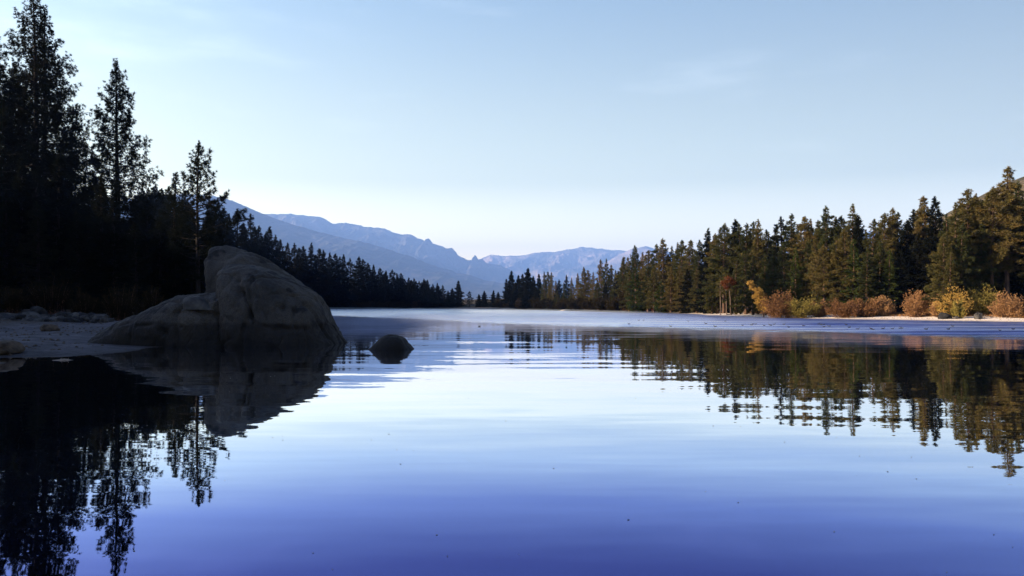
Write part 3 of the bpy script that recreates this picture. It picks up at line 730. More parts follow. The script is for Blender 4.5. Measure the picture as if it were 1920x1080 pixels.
make_kind('cedar0', 'cedar_tree', 'green_needles', 'bark', seed=241, H=10, Rad=1.75, c0=0.02, nb=130, prof='fir', e_bot=-25, e_top=30, cpm=11, k=9, bs=0.30, bw=0.075, tr=0.16, gap=0.05, twig=0.5)
make_kind('cedar1', 'cedar_tree', 'green_needles', 'bark', seed=242, H=14, Rad=1.9, c0=0.03, nb=150, prof='fir', e_bot=-20, e_top=35, cpm=10, k=9, bs=0.33, bw=0.075, tr=0.18, gap=0.1, twig=0.45)
make_kind('sapling0', 'young_pine', 'needles', 'pale_bark', seed=251, H=8, Rad=1.1, c0=0.5, nb=34, prof='pine', cpm=7, k=10, bs=0.34, bw=0.07, tr=0.10, tuft=True, spread=1.2)
make_kind('sapling1', 'young_pine', 'needles', 'pale_bark', seed=252, H=8, Rad=1.0, c0=0.42, nb=38, prof='pine', cpm=7, k=10, bs=0.34, bw=0.07, tr=0.08, tuft=True, spread=1.2)

N_TREE = [0]
def plant(key, x, y, ztop=None, H=None, wide=1.0, label='', group=None, rz=None, sink=0.15, cat=None):
    name, tm, cm, H0 = KINDS[key]
    z0 = tz(x, y) - sink
    if H is None: H = max(2.5, ztop - z0)
    e = bpy.data.objects.new(name, None); COL.objects.link(e)
    e.empty_display_size = 0.5
    e.location = (x, y, z0)
    s = H / H0
    e.scale = (s ** 0.8 * wide, s ** 0.8 * wide, s)
    e.rotation_euler = (0, 0, random.uniform(0, 6.28) if rz is None else rz)
    t = bpy.data.objects.new('trunk', tm); COL.objects.link(t); t.parent = e
    c = bpy.data.objects.new('crown', cm); COL.objects.link(c); c.parent = e
    tag(e, label, cat or name.replace('_', ' '), group)
    N_TREE[0] += 1
    return e

def plant_px(key, px, py, D, **kw):
    x, y, z = at(px, py, D)
    return plant(key, x, y, ztop=z, **kw)

# --- the shaded bank at the beach
plant_px('heroA', 64, -22, 110, label='tallest dark pine, its top cut off by the sky edge, straight trunk showing', rz=0.4)
plant_px('heroB', 84, 18, 116, label='second dark pine close behind the tallest one, trunk almost touching it', rz=2.0)
plant_px('heroC', 222, 114, 108, label='narrow dark pine tapering to a point, standing apart beyond the tallest pair', rz=1.1)
plant_px('heroD', 372, 268, 92, label='small airy dark pine with an open crown rising behind the boulders', rz=0.0)
plant_px('heroE', 327, 325, 96, label='bushy dark pine with a knobby top next to the small airy pine', rz=0.7)
plant_px('heroC', -30, 30, 104, wide=1.2, label='broad dark pine cut by the picture edge beside the tallest pine', rz=4.0)
G_D = 'dark conifers massed below the tall pines of the shaded bank'
L_D = 'dark conifer in the black mass below the tall pines of the shaded bank'
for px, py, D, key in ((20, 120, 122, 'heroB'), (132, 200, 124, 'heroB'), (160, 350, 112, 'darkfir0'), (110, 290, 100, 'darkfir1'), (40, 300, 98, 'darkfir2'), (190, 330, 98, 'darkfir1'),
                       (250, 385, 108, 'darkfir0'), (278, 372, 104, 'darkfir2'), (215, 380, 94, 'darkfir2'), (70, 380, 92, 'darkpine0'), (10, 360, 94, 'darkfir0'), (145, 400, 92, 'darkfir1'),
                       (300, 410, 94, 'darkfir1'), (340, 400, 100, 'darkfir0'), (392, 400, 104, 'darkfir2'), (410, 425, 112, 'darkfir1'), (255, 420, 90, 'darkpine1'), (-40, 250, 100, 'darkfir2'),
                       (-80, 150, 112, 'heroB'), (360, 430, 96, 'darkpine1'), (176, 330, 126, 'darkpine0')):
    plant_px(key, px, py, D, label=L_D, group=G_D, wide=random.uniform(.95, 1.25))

# --- the shaded hillside
HILL = [(291, 347, 'darkfir0', 250), (302, 354, 'darkfir1', 255), (315, 352, 'darkfir2', 260), (347, 362, 'darkfir1', 270), (392, 372, 'darkfir0', 280), (405, 384, 'darkfir2', 290), (418, 392, 'darkfir1', 290),
        (430, 402, 'darkfir0', 300), (445, 393, 'darkpine0', 300), (470, 402, 'darkpine1', 305), (458, 425, 'darkfir0', 300), (478, 427, 'darkfir2', 310), (487, 425, 'darkfir1', 312), (497, 440, 'darkfir0', 315), (506, 427, 'darkfir0', 318),
        (517, 442, 'darkpine0', 322), (525, 450, 'darkfir1', 325), (538, 457, 'darkfir2', 330), (552, 457, 'darkpine0', 335), (562, 466, 'darkfir1', 340), (570, 463, 'darkfir2', 345), (584, 457, 'darkfir0', 345), (598, 467, 'darkfir1', 350),
        (608, 470, 'darkfir2', 355), (618, 475, 'darkfir0', 358), (628, 477, 'darkfir1', 360), (636, 482, 'darkpine1', 365), (645, 478, 'darkfir0', 368), (657, 485, 'darkpine0', 372), (672, 482, 'darkfir1', 376), (682, 487, 'darkpine1', 380),
        (691, 494, 'darkfir2', 384), (700, 497, 'darkfir0', 388), (713, 503, 'darkfir1', 390), (724, 508, 'darkfir2', 392), (735, 506, 'darkpine0', 392), (744, 513, 'darkfir0', 394), (753, 513, 'darkpine1', 394), (767, 521, 'darkfir1', 394),
        (777, 522, 'darkfir2', 394), (786, 527, 'darkpine0', 392), (795, 523, 'darkfir0', 390), (801, 525, 'darkfir1', 388), (812, 533, 'darkpine1', 386), (820, 531, 'darkfir2', 384), (830, 535, 'darkfir0', 382), (840, 545, 'darkfir1', 380)]
G_H = 'dark conifers covering the shaded hillside behind the boulders'
L_H = 'dark conifer among many on the shaded hillside sloping down behind the boulders'
SPEC = {445: 'broad-headed dark conifer standing out on the hillside skyline before the blue mountain', 470: 'thin spiky dark conifer on the hillside skyline next to the broad-headed one',
        506: 'pointed dark conifer on the hillside skyline just past the two standing-out ones'}
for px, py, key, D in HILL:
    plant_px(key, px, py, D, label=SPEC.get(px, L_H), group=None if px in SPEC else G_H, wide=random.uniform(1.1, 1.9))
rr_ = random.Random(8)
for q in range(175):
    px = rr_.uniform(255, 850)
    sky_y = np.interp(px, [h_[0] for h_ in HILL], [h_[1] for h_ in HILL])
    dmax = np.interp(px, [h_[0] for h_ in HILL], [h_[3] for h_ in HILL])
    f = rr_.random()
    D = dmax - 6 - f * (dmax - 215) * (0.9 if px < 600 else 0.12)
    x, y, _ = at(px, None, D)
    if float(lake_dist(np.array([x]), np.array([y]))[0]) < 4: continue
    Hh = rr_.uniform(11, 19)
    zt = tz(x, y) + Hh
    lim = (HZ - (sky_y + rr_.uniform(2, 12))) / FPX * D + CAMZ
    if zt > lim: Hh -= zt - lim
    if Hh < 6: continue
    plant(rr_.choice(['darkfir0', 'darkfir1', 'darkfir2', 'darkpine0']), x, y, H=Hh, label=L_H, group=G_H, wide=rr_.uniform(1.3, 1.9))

# --- the gap and the dark clump at the head of the lake
CENTRE = [(848, 541, 'denseA', 366, 'short dark conifer just before the spired one at the head of the lake'), (860, 527, 'denseB', 362, 'spired dark conifer tallest of the few at the head of the lake'),
          (880, 546, 'darkpine0', 358, 'round-topped dark conifer between the spired one and the gap at the lake head'), (898, 552, 'denseA', 352, 'smallest slim dark conifer right after the gap in the lake-head trees'),
          (908, 546, 'denseA', 350, 'dark conifer touching the smallest slim one at the lake head'), (925, 545, 'denseB', 346, 'pointed dark conifer halfway between the gap and the black clump'), (934, 548, 'denseA', 344, 'slim dark conifer at the near side of the black clump')]
for px, py, key, D, lab in CENTRE:
    plant_px(key, px, py, D, label=lab, wide=1.55)
G_C = 'dark conifers of the black clump at the head of the lake'
L_C = 'dark conifer in the black clump at the head of the lake'
for px, py, key, D in [(950, 524, 'denseB', 334), (959, 509, 'denseA', 330), (972, 517, 'denseA', 326), (980, 515, 'denseB', 322), (990, 504, 'denseA', 318), (1000, 519, 'denseA', 314), (966, 530, 'denseA', 322),
                       (1011, 515, 'denseB', 310), (985, 533, 'denseB', 312), (1005, 538, 'denseA', 305)]:
    plant_px(key, px, py, D, label=L_C, group=G_C, wide=random.uniform(1.1, 1.4))
G_M = 'conifers of the half lit wood beyond the dark shore shrubs'
L_M = 'conifer in the half lit wood beyond the dark shore shrubs'
for px, py, key, D in [(1021, 510, 'fir0', 300), (1027, 510, 'pine1', 303), (1034, 511, 'pine0', 298), (1042, 527, 'fir2', 292), (1049, 525, 'darkfir2', 290), (1057, 530, 'cedar1', 280), (1062, 516, 'darkfir0', 296), (1072, 521, 'fir1', 290),
                       (1083, 513, 'fir2', 270), (1095, 501, 'fir3', 262), (1102, 507, 'pine1', 264), (1112, 511, 'fir0', 258), (1127, 487, 'fir3', 250), (1138, 486, 'fir1', 246), (1146, 497, 'pine0', 246), (1154, 507, 'fir2', 242), (1120, 525, 'fir1', 244),
                       (1169, 482, 'pine2', 236), (1177, 483, 'fir2', 234), (1160, 510, 'darkfir1', 236), (1090, 535, 'fir0', 254), (1135, 530, 'darkfir0', 236), (1045, 545, 'fir3', 278), (1070, 545, 'fir1', 266), (1150, 540, 'fir0', 228), (1030, 540, 'fir1', 284)]:
    plant_px(key, px, py, D, label=L_M, group=G_M, wide=random.uniform(1.0, 1.3))

# --- the sunlit forest
FOREST = [(1191, 461, 'fir3', 218, None), (1168, 484, 'fir1', 224, None), (1204, 474, 'fir0', 216, None), (1216, 470, 'pine1', 214, None), (1229, 459, 'pine0', 206, None), (1242, 448, 'fir2', 198, 'pointed conifer rising above its neighbours near the start of the sunlit forest'), (1252, 478, 'darkfir1', 204, None),
          (1261, 463, 'fir0', 198, None), (1272, 456, 'fir1', 194, None), (1280, 451, 'pine1', 190, None), (1294, 451, 'pine2', 184, None), (1303, 470, 'fir3', 186, None), (1311, 451, 'fir3', 180, None), (1328, 430, 'darkfir0', 176, 'dark pointed fir standing above the sunlit forest before the broad pine'),
          (1340, 439, 'pine0', 172, None), (1357, 420, 'pine3', 158, 'broad pine with open lower limbs above the bare young trunks'), (1381, 413, 'darkfir1', 162, 'tall dark fir directly behind the red-leaved sapling'), (1388, 421, 'fir0', 160, None), (1401, 420, 'fir2', 156, None), (1413, 417, 'pine1', 156, None), (1420, 413, 'fir1', 152, 'slender conifer with a double tip above the yellow tree'),
          (1438, 432, 'fir3', 152, None), (1452, 430, 'pine0', 150, None), (1465, 408, 'darkpine0', 148, None), (1485, 402, 'fir2', 146, 'narrow conifer rising highest between the yellow tree and the brown hedge shrubs'), (1496, 425, 'fir0', 148, None), (1507, 407, 'pine1', 144, None), (1518, 412, 'fir1', 146, None), (1533, 414, 'pine2', 142, None),
          (1550, 388, 'pine0', 138, 'tall open pine with tufted top above the brown hedge shrubs'), (1565, 408, 'fir3', 140, None), (1575, 406, 'pine3', 138, None), (1597, 384, 'fir1', 134, 'tall conifer with a thin spire over the middle of the brown hedge shrubs'), (1610, 406, 'darkfir2', 132, None), (1622, 432, 'fir0', 134, None),
          (1637, 412, 'fir3', 124, 'broad sunlit conifer reaching down to the far end of the brown hedge shrubs'), (1660, 401, 'pine1', 130, None), (1673, 391, 'pine0', 130, None), (1684, 399, 'fir2', 130, None), (1700, 414, 'darkfir1', 126, 'black shaded fir in the dark gap behind the brown shrub'), (1713, 394, 'darkpine1', 130, None),
          (1733, 369, 'pine2', 128, 'taller of two conifers with open tops over the dark gap'), (1755, 371, 'darkfir2', 126, 'second of two tall conifers over the dark gap, with broad dark crown'), (1744, 420, 'darkfir0', 118, None), (1775, 402, 'fir0', 120, None), (1720, 440, 'darkfir1', 116, None),
          (1793, 382, 'fir1', 108, 'sunlit pine with a drooping golden side above the yellow shrub'), (1814, 356, 'pine1', 110, 'sunlit pine with a bare tip and straight trunk over the olive shrub'), (1828, 366, 'pine3', 112, 'sunlit pine close behind the bare-tipped one'), (1860, 352, 'pine3', 108, 'shaded pine with reddish trunk next to the tallest sunlit one'),
          (1889, 314, 'pine2', 108, 'tallest conifer of the sunlit shore, pale trunk, pointed top against the hill'), (1908, 342, 'fir2', 112, 'conifer crowding behind the tallest one of the sunlit shore'), (1930, 370, 'pine1', 108, None), (1960, 350, 'fir3', 108, None), (2000, 380, 'pine3', 106, None), (2050, 360, 'fir1', 106, None), (2100, 380, 'fir2', 100, None)]
G_F = 'conifers massed in the sunlit forest of the far shore'
L_F = 'conifer packed among others in the sunlit forest behind the autumn shrubs'
for px, py, key, D, lab in FOREST:
    plant_px(key, px, py, D, label=lab or L_F, group=None if lab else G_F, wide=random.uniform(1.15, 1.5))
FRONT = [(1192, 503, 'cedar0', 200), (1180, 505, 'fir1', 204), (1215, 500, 'fir2', 198), (1240, 528, 'cedar0', 188), (1226, 500, 'fir3', 192), (1258, 500, 'fir1', 186), (1275, 495, 'fir0', 180), (1290, 505, 'darkfir2', 176), (1306, 500, 'fir2', 172), (1322, 490, 'darkfir0', 166),
         (1335, 500, 'fir1', 160), (1345, 470, 'fir3', 160), (1380, 487, 'fir0', 144), (1398, 470, 'pine0', 142), (1412, 480, 'fir1', 138), (1435, 475, 'fir2', 134), (1450, 470, 'pine2', 132), (1470, 460, 'fir3', 130), (1492, 465, 'cedar1', 128), (1512, 455, 'pine0', 128),
         (1530, 450, 'fir0', 126), (1545, 460, 'pine3', 122), (1567, 440, 'fir2', 122), (1585, 430, 'fir3', 120), (1600, 450, 'cedar1', 118), (1625, 470, 'fir1', 116), (1650, 455, 'pine1', 118), (1668, 470, 'cedar1', 116), (1690, 470, 'darkfir2', 116),
         (1770, 440, 'fir3', 106), (1782, 470, 'fir0', 104), (1803, 420, 'fir3', 106), (1840, 420, 'pine0', 108), (1875, 430, 'darkfir1', 116), (1905, 440, 'fir0', 112), (1920, 460, 'darkfir0', 108), (1730, 480, 'darkfir2', 122), (1710, 470, 'darkfir0', 124)]
for px, py, key, D in FRONT:
    lab = {1192: 'smooth green cedar, cone-shaped, standing in front of the sunlit forest near its start', 1240: 'short green cedar at the shore shrubs below the pointed conifer'}.get(px, L_F) if key == 'cedar0' else L_F
    plant_px(key, px, py, D, label=lab, group=None if lab != L_F else G_F, wide=random.uniform(1.15, 1.5))
# back rows
for q in range(50):
    px = rr_.uniform(1180, 1930)
    D = np.interp(px, [1180, 1400, 1600, 1930], [236, 185, 155, 130]) + rr_.uniform(0, 22)
    ytop = np.interp(px, [f_[0] for f_ in FOREST if f_[0] < 1940], [f_[1] for f_ in FOREST if f_[0] < 1940]) + rr_.uniform(12, 40)
    plant_px(rr_.choice(['fir0', 'fir1', 'fir2', 'darkfir0', 'pine1', 'darkfir1']), px, ytop, D, label=L_F, group=G_F, wide=1.1)
# bare young trunks
G_S = 'young pines with bare trunks at the point of the sunlit sand'
for px, py, D in ((1351, 520, 146), (1362, 515, 147), (1371, 522, 145), (1378, 512, 146), (1388, 517, 144), (1395, 524, 143), (1402, 512, 144), (1409, 520, 142)):
    plant_px(random.choice(['sapling0', 'sapling1']), px, py, D, label='young pine with bare pale trunk in the stand behind the point of sunlit sand', group=G_S)

# ------------------------------------------------------------------ shrubs and broadleaf trees
def shrub_mesh(seed, w, h, nst=60, leaves=46, ls=0.13):
    rng = np.random.default_rng(seed)
    parts, cs, ds = [], [], []
    for q in range(nst):
        az = rng.uniform(0, 6.283); rr0 = rng.uniform(0, 0.32) * w; lean = rng.uniform(0.05, 1.0) ** 0.8
        hh = h * (1 - 0.42 * lean ** 2) * rng.uniform(0.6, 1.08) * (1 + 0.22 * math.sin(az * 2 + seed))
        p0 = np.array([math.cos(az) * rr0, math.sin(az) * rr0, -0.1])
        p2 = np.array([math.cos(az) * (rr0 + lean * w * 0.34), math.sin(az) * (rr0 + lean * w * 0.34), hh])
        p1 = 0.5 * (p0 + p2) + np.array([-math.cos(az), -math.sin(az), 0.4]) * 0.08 * w
        t = np.linspace(0, 1, 6)[:, None]
        pts = (1 - t) ** 2 * p0 + 2 * t * (1 - t) * p1 + t ** 2 * p2
        parts.append(tube(pts, np.linspace(0.025, 0.006, 6), 4))
        tt = rng.uniform(0.12, 1.0, leaves)[:, None] ** 0.8
        c = (1 - tt) ** 2 * p0 + 2 * tt * (1 - tt) * p1 + tt ** 2 * p2 + rng.normal(0, 0.055 * w, (leaves, 3)) * np.array([1, 1, .8])
        c[:, 2] = np.maximum(c[:, 2], 0.03)
        cs.append(c); d = (c - p0); ds.append(d / (np.linalg.norm(d, axis=1, keepdims=True) + 1e-6))
    v, f = join(parts)
    c = np.vstack(cs); d = np.vstack(ds)
    cv = blades(rng, c, d, np.full(len(c), ls * 1.7), ls * 0.62, 0.7, 4)
    return mesh_np('stems', v, f), mesh_np('leaves', cv, np.arange(len(cv)).reshape(-1, 3))

def shrub(px, ytop, wpx, D, mat, label, group=None, seed=None, name='shrub', nst=60, ybase=None):
    x, y, z = at(px, ytop, D)
    if D < 125: wpx, ytop = wpx * 0.9, ytop + 3.5
    x, y, z = at(px, ytop, D)
    w = wpx / FPX * D
    z0 = tz(x, y)
    h = max(0.7, z - z0)
    sm, lm = shrub_mesh(seed or abs(int(px)) + 1, w, h, nst=nst, ls=max(0.12, D * 0.00115))
    e = bpy.data.objects.new(name, None); COL.objects.link(e); e.location = (x, y, z0 - 0.03)
    link('stems', sm, M['stem'], e); link('foliage', lm, mat, e)
    return tag(e, label, 'shrub', group)

shrub(1464, 547, 70, 119, M['orange_leaves'], 'tall orange shrub right after the yellow tree', nst=80)
shrub(1503, 558, 64, 117, M['olive_leaves'], 'rounded yellow-olive shrub at the foot of the orange one', nst=75)
shrub(1535, 566, 44, 118, M['orange_leaves'], 'small orange-brown shrub between the yellow-olive one and the brown hedge shrubs')
shrub(1585, 560, 62, 113, M['orange_leaves'], 'first of the brown hedge shrubs, low and broad, in full sun', nst=75)
shrub(1622, 562, 56, 113, M['orange_leaves'], 'middle one of the brown hedge shrubs', nst=70)
shrub(1652, 558, 44, 113, M['orange_leaves'], 'last of the brown hedge shrubs beside the dark gap')
shrub(1718, 548, 50, 108, M['orange_leaves'], 'rounded brown-orange shrub before the dark gap', nst=75)
shrub(1757, 552, 34, 106, M['orange_leaves'], 'narrow brown-orange shrub between the dark gap and the yellow shrub')
shrub(1789, 540, 66, 104, M['yellow_leaves'], 'bright yellow shrub above the tip of pale sand', nst=90)
shrub(1836, 542, 66, 104, M['olive_leaves'], 'olive-green shrub between the yellow one and the last orange one', nst=90)
shrub(1797, 562, 22, 101, M['olive_leaves'], 'little green shrub in front of the bright yellow one', nst=40)
shrub(1891, 552, 62, 99, M['orange_leaves'], 'last orange shrub at the sunlit water edge below the tallest conifer', nst=90)
shrub(1950, 555, 60, 98, M['orange_leaves'], 'orange shrub cut by the picture edge past the last whole one')
G_W = 'low dark shrubs along the shaded part of the far shore'
L_W = 'low dark shrub at the water edge of the half lit wood'
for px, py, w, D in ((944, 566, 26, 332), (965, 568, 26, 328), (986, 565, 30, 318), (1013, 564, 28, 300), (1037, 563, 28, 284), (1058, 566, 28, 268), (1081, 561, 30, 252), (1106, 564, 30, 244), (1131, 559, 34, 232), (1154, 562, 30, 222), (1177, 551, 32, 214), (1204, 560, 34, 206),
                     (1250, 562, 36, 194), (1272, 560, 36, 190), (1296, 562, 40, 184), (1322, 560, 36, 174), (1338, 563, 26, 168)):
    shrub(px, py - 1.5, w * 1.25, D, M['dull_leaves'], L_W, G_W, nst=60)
shrub(1228, 555, 24, 198, M['red_leaves'], 'dark red shrub among the low dark ones by the short green cedar', nst=40)
G_B = 'dark leafless-looking shrubs on the shaded bank above the rock jumble'
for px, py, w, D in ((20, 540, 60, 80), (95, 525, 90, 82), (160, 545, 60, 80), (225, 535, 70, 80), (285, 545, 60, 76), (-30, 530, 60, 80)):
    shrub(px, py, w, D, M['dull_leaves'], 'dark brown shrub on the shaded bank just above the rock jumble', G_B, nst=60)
G_FS = 'low shrubs along the foot of the shaded hillside'
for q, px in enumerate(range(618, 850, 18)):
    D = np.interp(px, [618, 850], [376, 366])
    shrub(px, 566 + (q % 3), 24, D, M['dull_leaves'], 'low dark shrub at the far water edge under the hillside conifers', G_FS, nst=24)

def leafy_tree(name, trunk_px, clumps, D, mat, bark, label, seed, ls=0.14):
    rng = np.random.default_rng(seed)
    x0, y0, _ = at(trunk_px[0][0], None, D)
    z0 = tz(x0, y0)
    P = np.array([((px - trunk_px[0][0]) / FPX * D, rng.uniform(-.1, .1), (HZ - py) / FPX * D + CAMZ - z0) for px, py in trunk_px]); P[0, 2] = -0.1
    parts = [tube(P, np.linspace(0.10, 0.025, len(P)), 7)]
    cs = []
    for (px, py, rp) in clumps:
        c = np.array([(px - trunk_px[0][0]) / FPX * D, rng.uniform(-.4, .4), (HZ - py) / FPX * D + CAMZ - z0]); r_ = rp / FPX * D
        k_ = np.argmin(np.abs(P[:, 2] - (c[2] - r_)))
        parts.append(tube(np.linspace(P[k_], c, 4), np.linspace(0.03, 0.01, 4), 4))
        nn = int(150 * (r_ / 0.6) ** 2) + 40
        d = rng.standard_normal((nn, 3)); d /= np.linalg.norm(d, axis=1, keepdims=True)
        cs.append(c + d * r_ * rng.uniform(0.2, 1.05, nn)[:, None] * np.array([1, 1, .85]))
    c = np.vstack(cs)
    cv = blades(rng, c, np.tile([0, 0, -.2], (len(c), 1)), np.full(len(c), ls * 1.5), ls * 0.8, 1.0, 3)
    v, f = join(parts)
    e = bpy.data.objects.new(name, None); COL.objects.link(e); e.location = (x0, y0, z0)
    link('trunk', mesh_np('trunk', v, f, True), bark, e)
    link('crown', mesh_np('crown', cv, np.arange(len(cv)).reshape(-1, 3)), mat, e)
    return tag(e, label, 'tree')
leafy_tree('autumn_tree', [(1432, 584), (1428, 570), (1421, 555), (1413, 540), (1406, 531)], [(1406, 531, 7), (1413, 538, 8), (1420, 545, 8), (1418, 556, 7), (1426, 553, 9), (1422, 566, 8), (1432, 566, 9), (1428, 577, 8), (1436, 578, 8), (1424, 548, 7)],
           122, M['yellow_leaves'], M['stem'], 'slender yellow autumn tree leaning over the sand', 71)
leafy_tree('autumn_tree', [(1370, 584), (1369, 560), (1367, 540), (1366, 528)], [(1358, 531, 7), (1366, 525, 9), (1374, 530, 8), (1382, 537, 6), (1362, 538, 6)],
           143, M['red_leaves'], M['pale_bark'], 'thin red-leaved sapling among the bare young trunks', 72)

# dry grass of the sunlit bank
rng = np.random.default_rng(5)
gx_ = rng.uniform(36, 72, 60000); gy_ = rng.uniform(84, 150, 60000)
dd = lake_dist(gx_, gy_)
keep = (dd > 7.0) & (dd < 16) & (vnoise(gx_ * .25, gy_ * .25, 4) > 0.42)
gx_, gy_ = gx_[keep], gy_[keep]
c = np.stack([gx_, gy_, terr(gx_, gy_)], -1)
gv = blades(rng, c, np.tile([0, 0, 1.0], (len(c), 1)), np.full(len(c), 0.34), 0.045, 0.4, 3)
tag(link('dry_grass', mesh_np('dry_grass', gv, np.arange(len(gv)).reshape(-1, 3)), M['grass']), 'dry reddish grass along the top of the sunlit sand', 'grass', kind='stuff')

# gravel and twigs on the beaches
rng = np.random.default_rng(9)
def gravel(name, x0, x1, y0, y1, dmin, dmax, count, size, mat, label):
    px_, py_ = rng.uniform(x0, x1, count * 6), rng.uniform(y0, y1, count * 6)
    d_ = lake_dist(px_, py_)
    ok = (d_ > dmin) & (d_ < dmax) & (vnoise(px_ * .35, py_ * .8, 6) > 0.5)
    px_, py_ = px_[ok][:count], py_[ok][:count]
    c_ = np.stack([px_, py_, terr(px_, py_)], -1)
    r_ = rng.uniform(0.3, 1.0, len(c_)) ** 2.2 * size
    base = np.array([(1, 0, 0), (0, 1, 0), (-1, 0, 0), (0, -1, 0), (0, 0, .7), (0, 0, -.5)], float)
    v_ = c_[:, None] + base[None] * r_[:, None, None] * rng.uniform(0.6, 1.3, (len(c_), 6, 1))
    f_ = np.array([(0, 1, 4), (1, 2, 4), (2, 3, 4), (3, 0, 4), (1, 0, 5), (2, 1, 5), (3, 2, 5), (0, 3, 5)])
    F_ = (f_[None] + 6 * np.arange(len(c_))[:, None, None]).reshape(-1, 3)
    tag(link(name, mesh_np(name, v_.reshape(-1, 3), F_), mat), label, 'gravel', kind='stuff')
gravel('gravel', -48, -15, 29, 68, 0.1, 24, 2600, 0.11, M['brown_rock'], 'dark gravel strewn over the shaded beach')
gravel('gravel', 35, 72, 84, 150, 0.6, 10, 1500, 0.14, M['driftwood'], 'pale stones and twigs strewn over the sunlit sand')

# pale sandbars at the head of the lake
def sandbar(px0, px1, D, label):
    x0, x1 = at(px0, None, D)[0], at(px1, None, D)[0]
    u = np.linspace(-1, 1, 40); v = np.linspace(-1, 1, 9)
    U, V = np.meshgrid(u, v)
    r_ = np.clip(1 - (U ** 2 + V ** 2 * (1 + .3 * U)), -0.4, 1)
    Z = 0.42 * np.sign(r_) * np.abs(r_) ** .5 + 0.05 * fbm(U * 5, V * 3, 3, int(px0))
    X = (x0 + x1) / 2 + U * (x1 - x0) / 2; Y = D + V * 2.2 + .8 * np.sin(U * 3)
    i = np.arange(8)[:, None] * 40; j = np.arange(39)[None, :]
    q = np.stack([i + j, i + j + 1, i + 41 + j, i + 40 + j], -1).reshape(-1, 4)
    tag(link('sandbar', mesh_np('sandbar', np.stack([X, Y, Z], -1).reshape(-1, 3), q, True), M['sandbar']), kind='structure')
M['sandbar'] = mat_noise('sandbar', [(0.3, (0.20, 0.18, 0.17)), (0.7, (0.40, 0.36, 0.33))], 0.8)
sandbar(764, 812, 366, ''); sandbar(932, 974, 322, ''); sandbar(1050, 1072, 252, '')

# ------------------------------------------------------------------ ducks
def duck_mesh():
    st = np.array([(-0.24, 0.10, 0.010, 0.012), (-0.20, 0.085, 0.035, 0.03), (-0.10, 0.055, 0.075, 0.065), (0.0, 0.045, 0.09, 0.075), (0.09, 0.05, 0.08, 0.07), (0.15, 0.09, 0.05, 0.055),
                   (0.165, 0.14, 0.033, 0.036), (0.172, 0.185, 0.036, 0.040), (0.195, 0.205, 0.036, 0.034), (0.222, 0.202, 0.022, 0.022), (0.235, 0.199, 0.008, 0.008)])
    sides = 10; ang = np.linspace(0, 2 * math.pi, sides, endpoint=False)
    v = np.array([[(x, w * math.cos(a), z + h_ * math.sin(a)) for a in ang] for x, z, w, h_ in st]).reshape(-1, 3)
    i = np.arange(len(st) - 1)[:, None] * sides; j = np.arange(sides)[None, :]; j2 = (j + 1) % sides
    f = np.stack([i + j, i + j2, i + sides + j2, i + sides + j], -1).reshape(-1, 4)
    b_v, b_f = tube(np.array([(0.225, 0, 0.198), (0.255, 0, 0.192), (0.275, 0, 0.188)]), [0.014, 0.012, 0.003], 6)
    return mesh_np('duck', v, f, True), mesh_np('bill', b_v, b_f, True)
DM, BM_ = duck_mesh(); DM.materials.append(M['duck']); BM_.materials.append(M['bill'])
def duck(px, py, label, group=None, rz=None, s=1.0):
    D = CAMZ * FPX / (py - HZ)
    x, y, _ = at(px, None, D)
    o = link('duck', DM); o.location = (x, y, 0.0)
    o.rotation_euler = (0, 0, random.choice([0, math.pi]) + random.uniform(-.6, .6) if rz is None else rz)
    o.scale = (s, s, s)
    bl = link('bill', BM_, parent=o)
    return tag(o, label, 'duck', group)
duck(949.5, 624, 'leading duck of the pair swimming in open water below the black clump', rz=math.pi, s=.55)
duck(979, 624.5, 'following duck of the pair swimming in open water below the black clump', rz=math.pi, s=.6)
duck(899, 612.5, 'lone duck in open water farther out than the swimming pair', rz=0.2, s=.6)
c6 = [(70, 890), (135, 864), (168, 864), (350, 905), (470, 870), (588, 887), (652, 907), (720, 870), (836, 898), (897, 896), (906, 889), (925, 889), (982, 900), (1020, 896), (1028, 898), (1050, 892), (1115, 892), (1147, 911), (1247, 902), (1350, 890), (1366, 893), (1385, 893), (1388, 907), (1420, 904)]
c7 = [(60, 925), (75, 937), (103, 934), (200, 925), (217, 941), (265, 950), (340, 948), (350, 953), (407, 947), (460, 949), (502, 945), (512, 945), (650, 951), (775, 951), (798, 933), (1065, 957), (1140, 950)]
for cx, cy in [(1160 + a / 3.6, 360 + c_ / 3.6) for a, c_ in c6] + [(1520 + a / 3.0, 300 + c_ / 3.0) for a, c_ in c7]:
    duck(cx, cy + 1, 'small dark duck in the scattered flock on the ruffled water off the sunlit sand', 'ducks scattered over the ruffled water', s=random.uniform(.55, .8))

# tiny floating bits on the near water
rng = np.random.default_rng(77)
parts = []
for q in range(85):
    D = 5.5 + 22 * rng.random() ** 1.3
    x, y, _ = at(rng.uniform(150, 1920), None, D)
    if x < -8: continue
    r_ = rng.uniform(0.0025, 0.007); a0 = rng.uniform(0, 6)
    ang = a0 + np.linspace(0, 2 * math.pi, 6, endpoint=False)
    ex = rng.uniform(0.8, 2.2)
    ring = np.stack([x + np.cos(ang) * r_ * ex, y + np.sin(ang) * r_, np.full(6, 0.004)], -1)
    v = np.vstack([ring, [[x, y, 0.004 + r_ * 0.5]], [[x, y, -0.004]]])
    f = np.array([[k_, (k_ + 1) % 6, 6] for k_ in range(6)] + [[(k_ + 1) % 6, k_, 7] for k_ in range(6)])
    parts.append((v, f))
v, f = join(parts)
tag(link('floating_debris', mesh_np('floating_debris', v, f), M['debris']), 'tiny specks of floating debris on the near water', 'debris', kind='stuff')

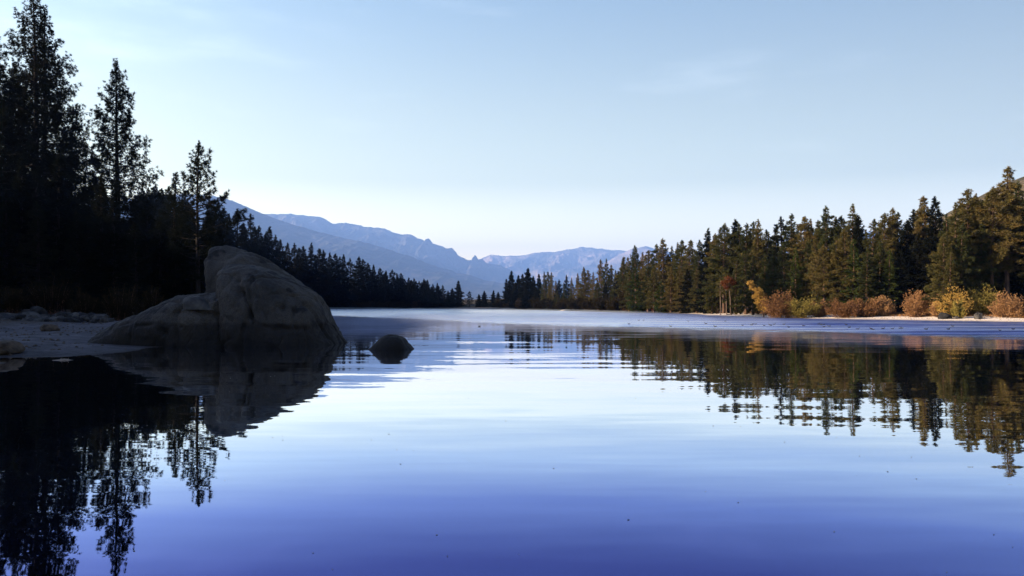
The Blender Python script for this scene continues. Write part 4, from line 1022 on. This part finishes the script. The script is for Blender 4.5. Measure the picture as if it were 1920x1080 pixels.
# ------------------------------------------------------------------ haze
def closed_box(name, lo, hi):
    v = [(x, y, z) for x in (lo[0], hi[0]) for y in (lo[1], hi[1]) for z in (lo[2], hi[2])]
    f = [(0, 1, 3, 2), (4, 6, 7, 5), (0, 4, 5, 1), (2, 3, 7, 6), (0, 2, 6, 4), (1, 5, 7, 3)]
    me_ = bpy.data.meshes.new(name); me_.from_pydata(v, [], f); me_.update()
    return me_
hm_ = bpy.data.materials.new('haze'); hm_.use_nodes = True
hn = hm_.node_tree.nodes; hn.remove(hn['Principled BSDF'])
pv = hn.new('ShaderNodeVolumePrincipled')
pv.inputs['Color'].default_value = (0.21, 0.41, 1.0, 1)
pv.inputs['Density'].default_value = 0.000067
pv.inputs['Anisotropy'].default_value = 0.0
hm_.node_tree.links.new(pv.outputs[0], hn['Material Output'].inputs['Volume'])
top = max((o.matrix_world @ Vector(c)).z for o in bpy.data.objects if o.type == 'MESH' and o.name.endswith('mountain') for c in o.bound_box) + 30
haze = link('haze', closed_box('haze', (-16000, -16000, -4.5), (16000, 29500, top)), hm_)
tag(haze, 'thin blue air between the lake and the mountains', 'haze', kind='stuff')
mm = bpy.data.materials.new('mist'); mm.use_nodes = True
mn = mm.node_tree.nodes; mn.remove(mn['Principled BSDF'])
mv = mn.new('ShaderNodeVolumePrincipled'); mv.inputs['Color'].default_value = (0.52, 0.64, 1.0, 1); mv.inputs['Density'].default_value = 0.011
mm.node_tree.links.new(mv.outputs[0], mn['Material Output'].inputs['Volume'])
import bmesh
def mist(x, y, lx, ly, h, seed):
    q = bmesh.new(); bmesh.ops.create_icosphere(q, subdivisions=4, radius=1.0)
    for v_ in q.verts:
        p = v_.co.copy()
        k_ = 1 + 0.35 * mnoise.noise(p * 1.6 + Vector((seed * 3.7, 0, 0))) + 0.22 * mnoise.noise(p * 4.0 + Vector((0, seed * 2.9, 0)))
        zz = p.z * k_ * h
        v_.co = Vector((p.x * k_ * lx, p.y * k_ * ly, zz if zz > 0 else zz * 0.02))
    me_ = bpy.data.meshes.new('mist'); q.to_mesh(me_); q.free()
    o = link('mist', me_, mm); o.location = (x, y, 0.06)
    tag(o, 'thin mist drifting low over the water', 'mist', kind='stuff')
for q, (px, D, lx, ly, h) in enumerate(((690, 92, 13, 30, 1.15), (800, 84, 8, 18, 0.9), (900, 104, 14, 25, 1.0), (1010, 80, 8, 15, 0.8), (1150, 96, 12, 25, 1.0), (1330, 74, 8, 16, 0.9),
                                        (1480, 52, 7, 8, 0.6), (1620, 50, 7, 8, 0.55), (1760, 49, 7, 8, 0.6), (1880, 46, 5, 7, 0.5), (700, 64, 6, 10, 1.3))):
    x, y, _ = at(px, None, D); mist(x, y, lx, ly, h, q + 1)
mm = mm.copy(); mm.name = 'far_mist'
mv = next(x for x in mm.node_tree.nodes if x.type == 'PRINCIPLED_VOLUME'); mv.inputs['Color'].default_value = (0.66, 0.80, 1.0, 1); mv.inputs['Density'].default_value = 0.006
for q, (px, D, lx, ly, h) in enumerate(((730, 215, 36, 60, 0.85), (990, 175, 26, 55, 0.85), (860, 275, 26, 40, 0.95), (640, 290, 28, 50, 0.9))):
    x, y, _ = at(px, None, D); mist(x, y, lx, ly, h, q + 31)
print('TREES', N_TREE[0], 'TOP', top)
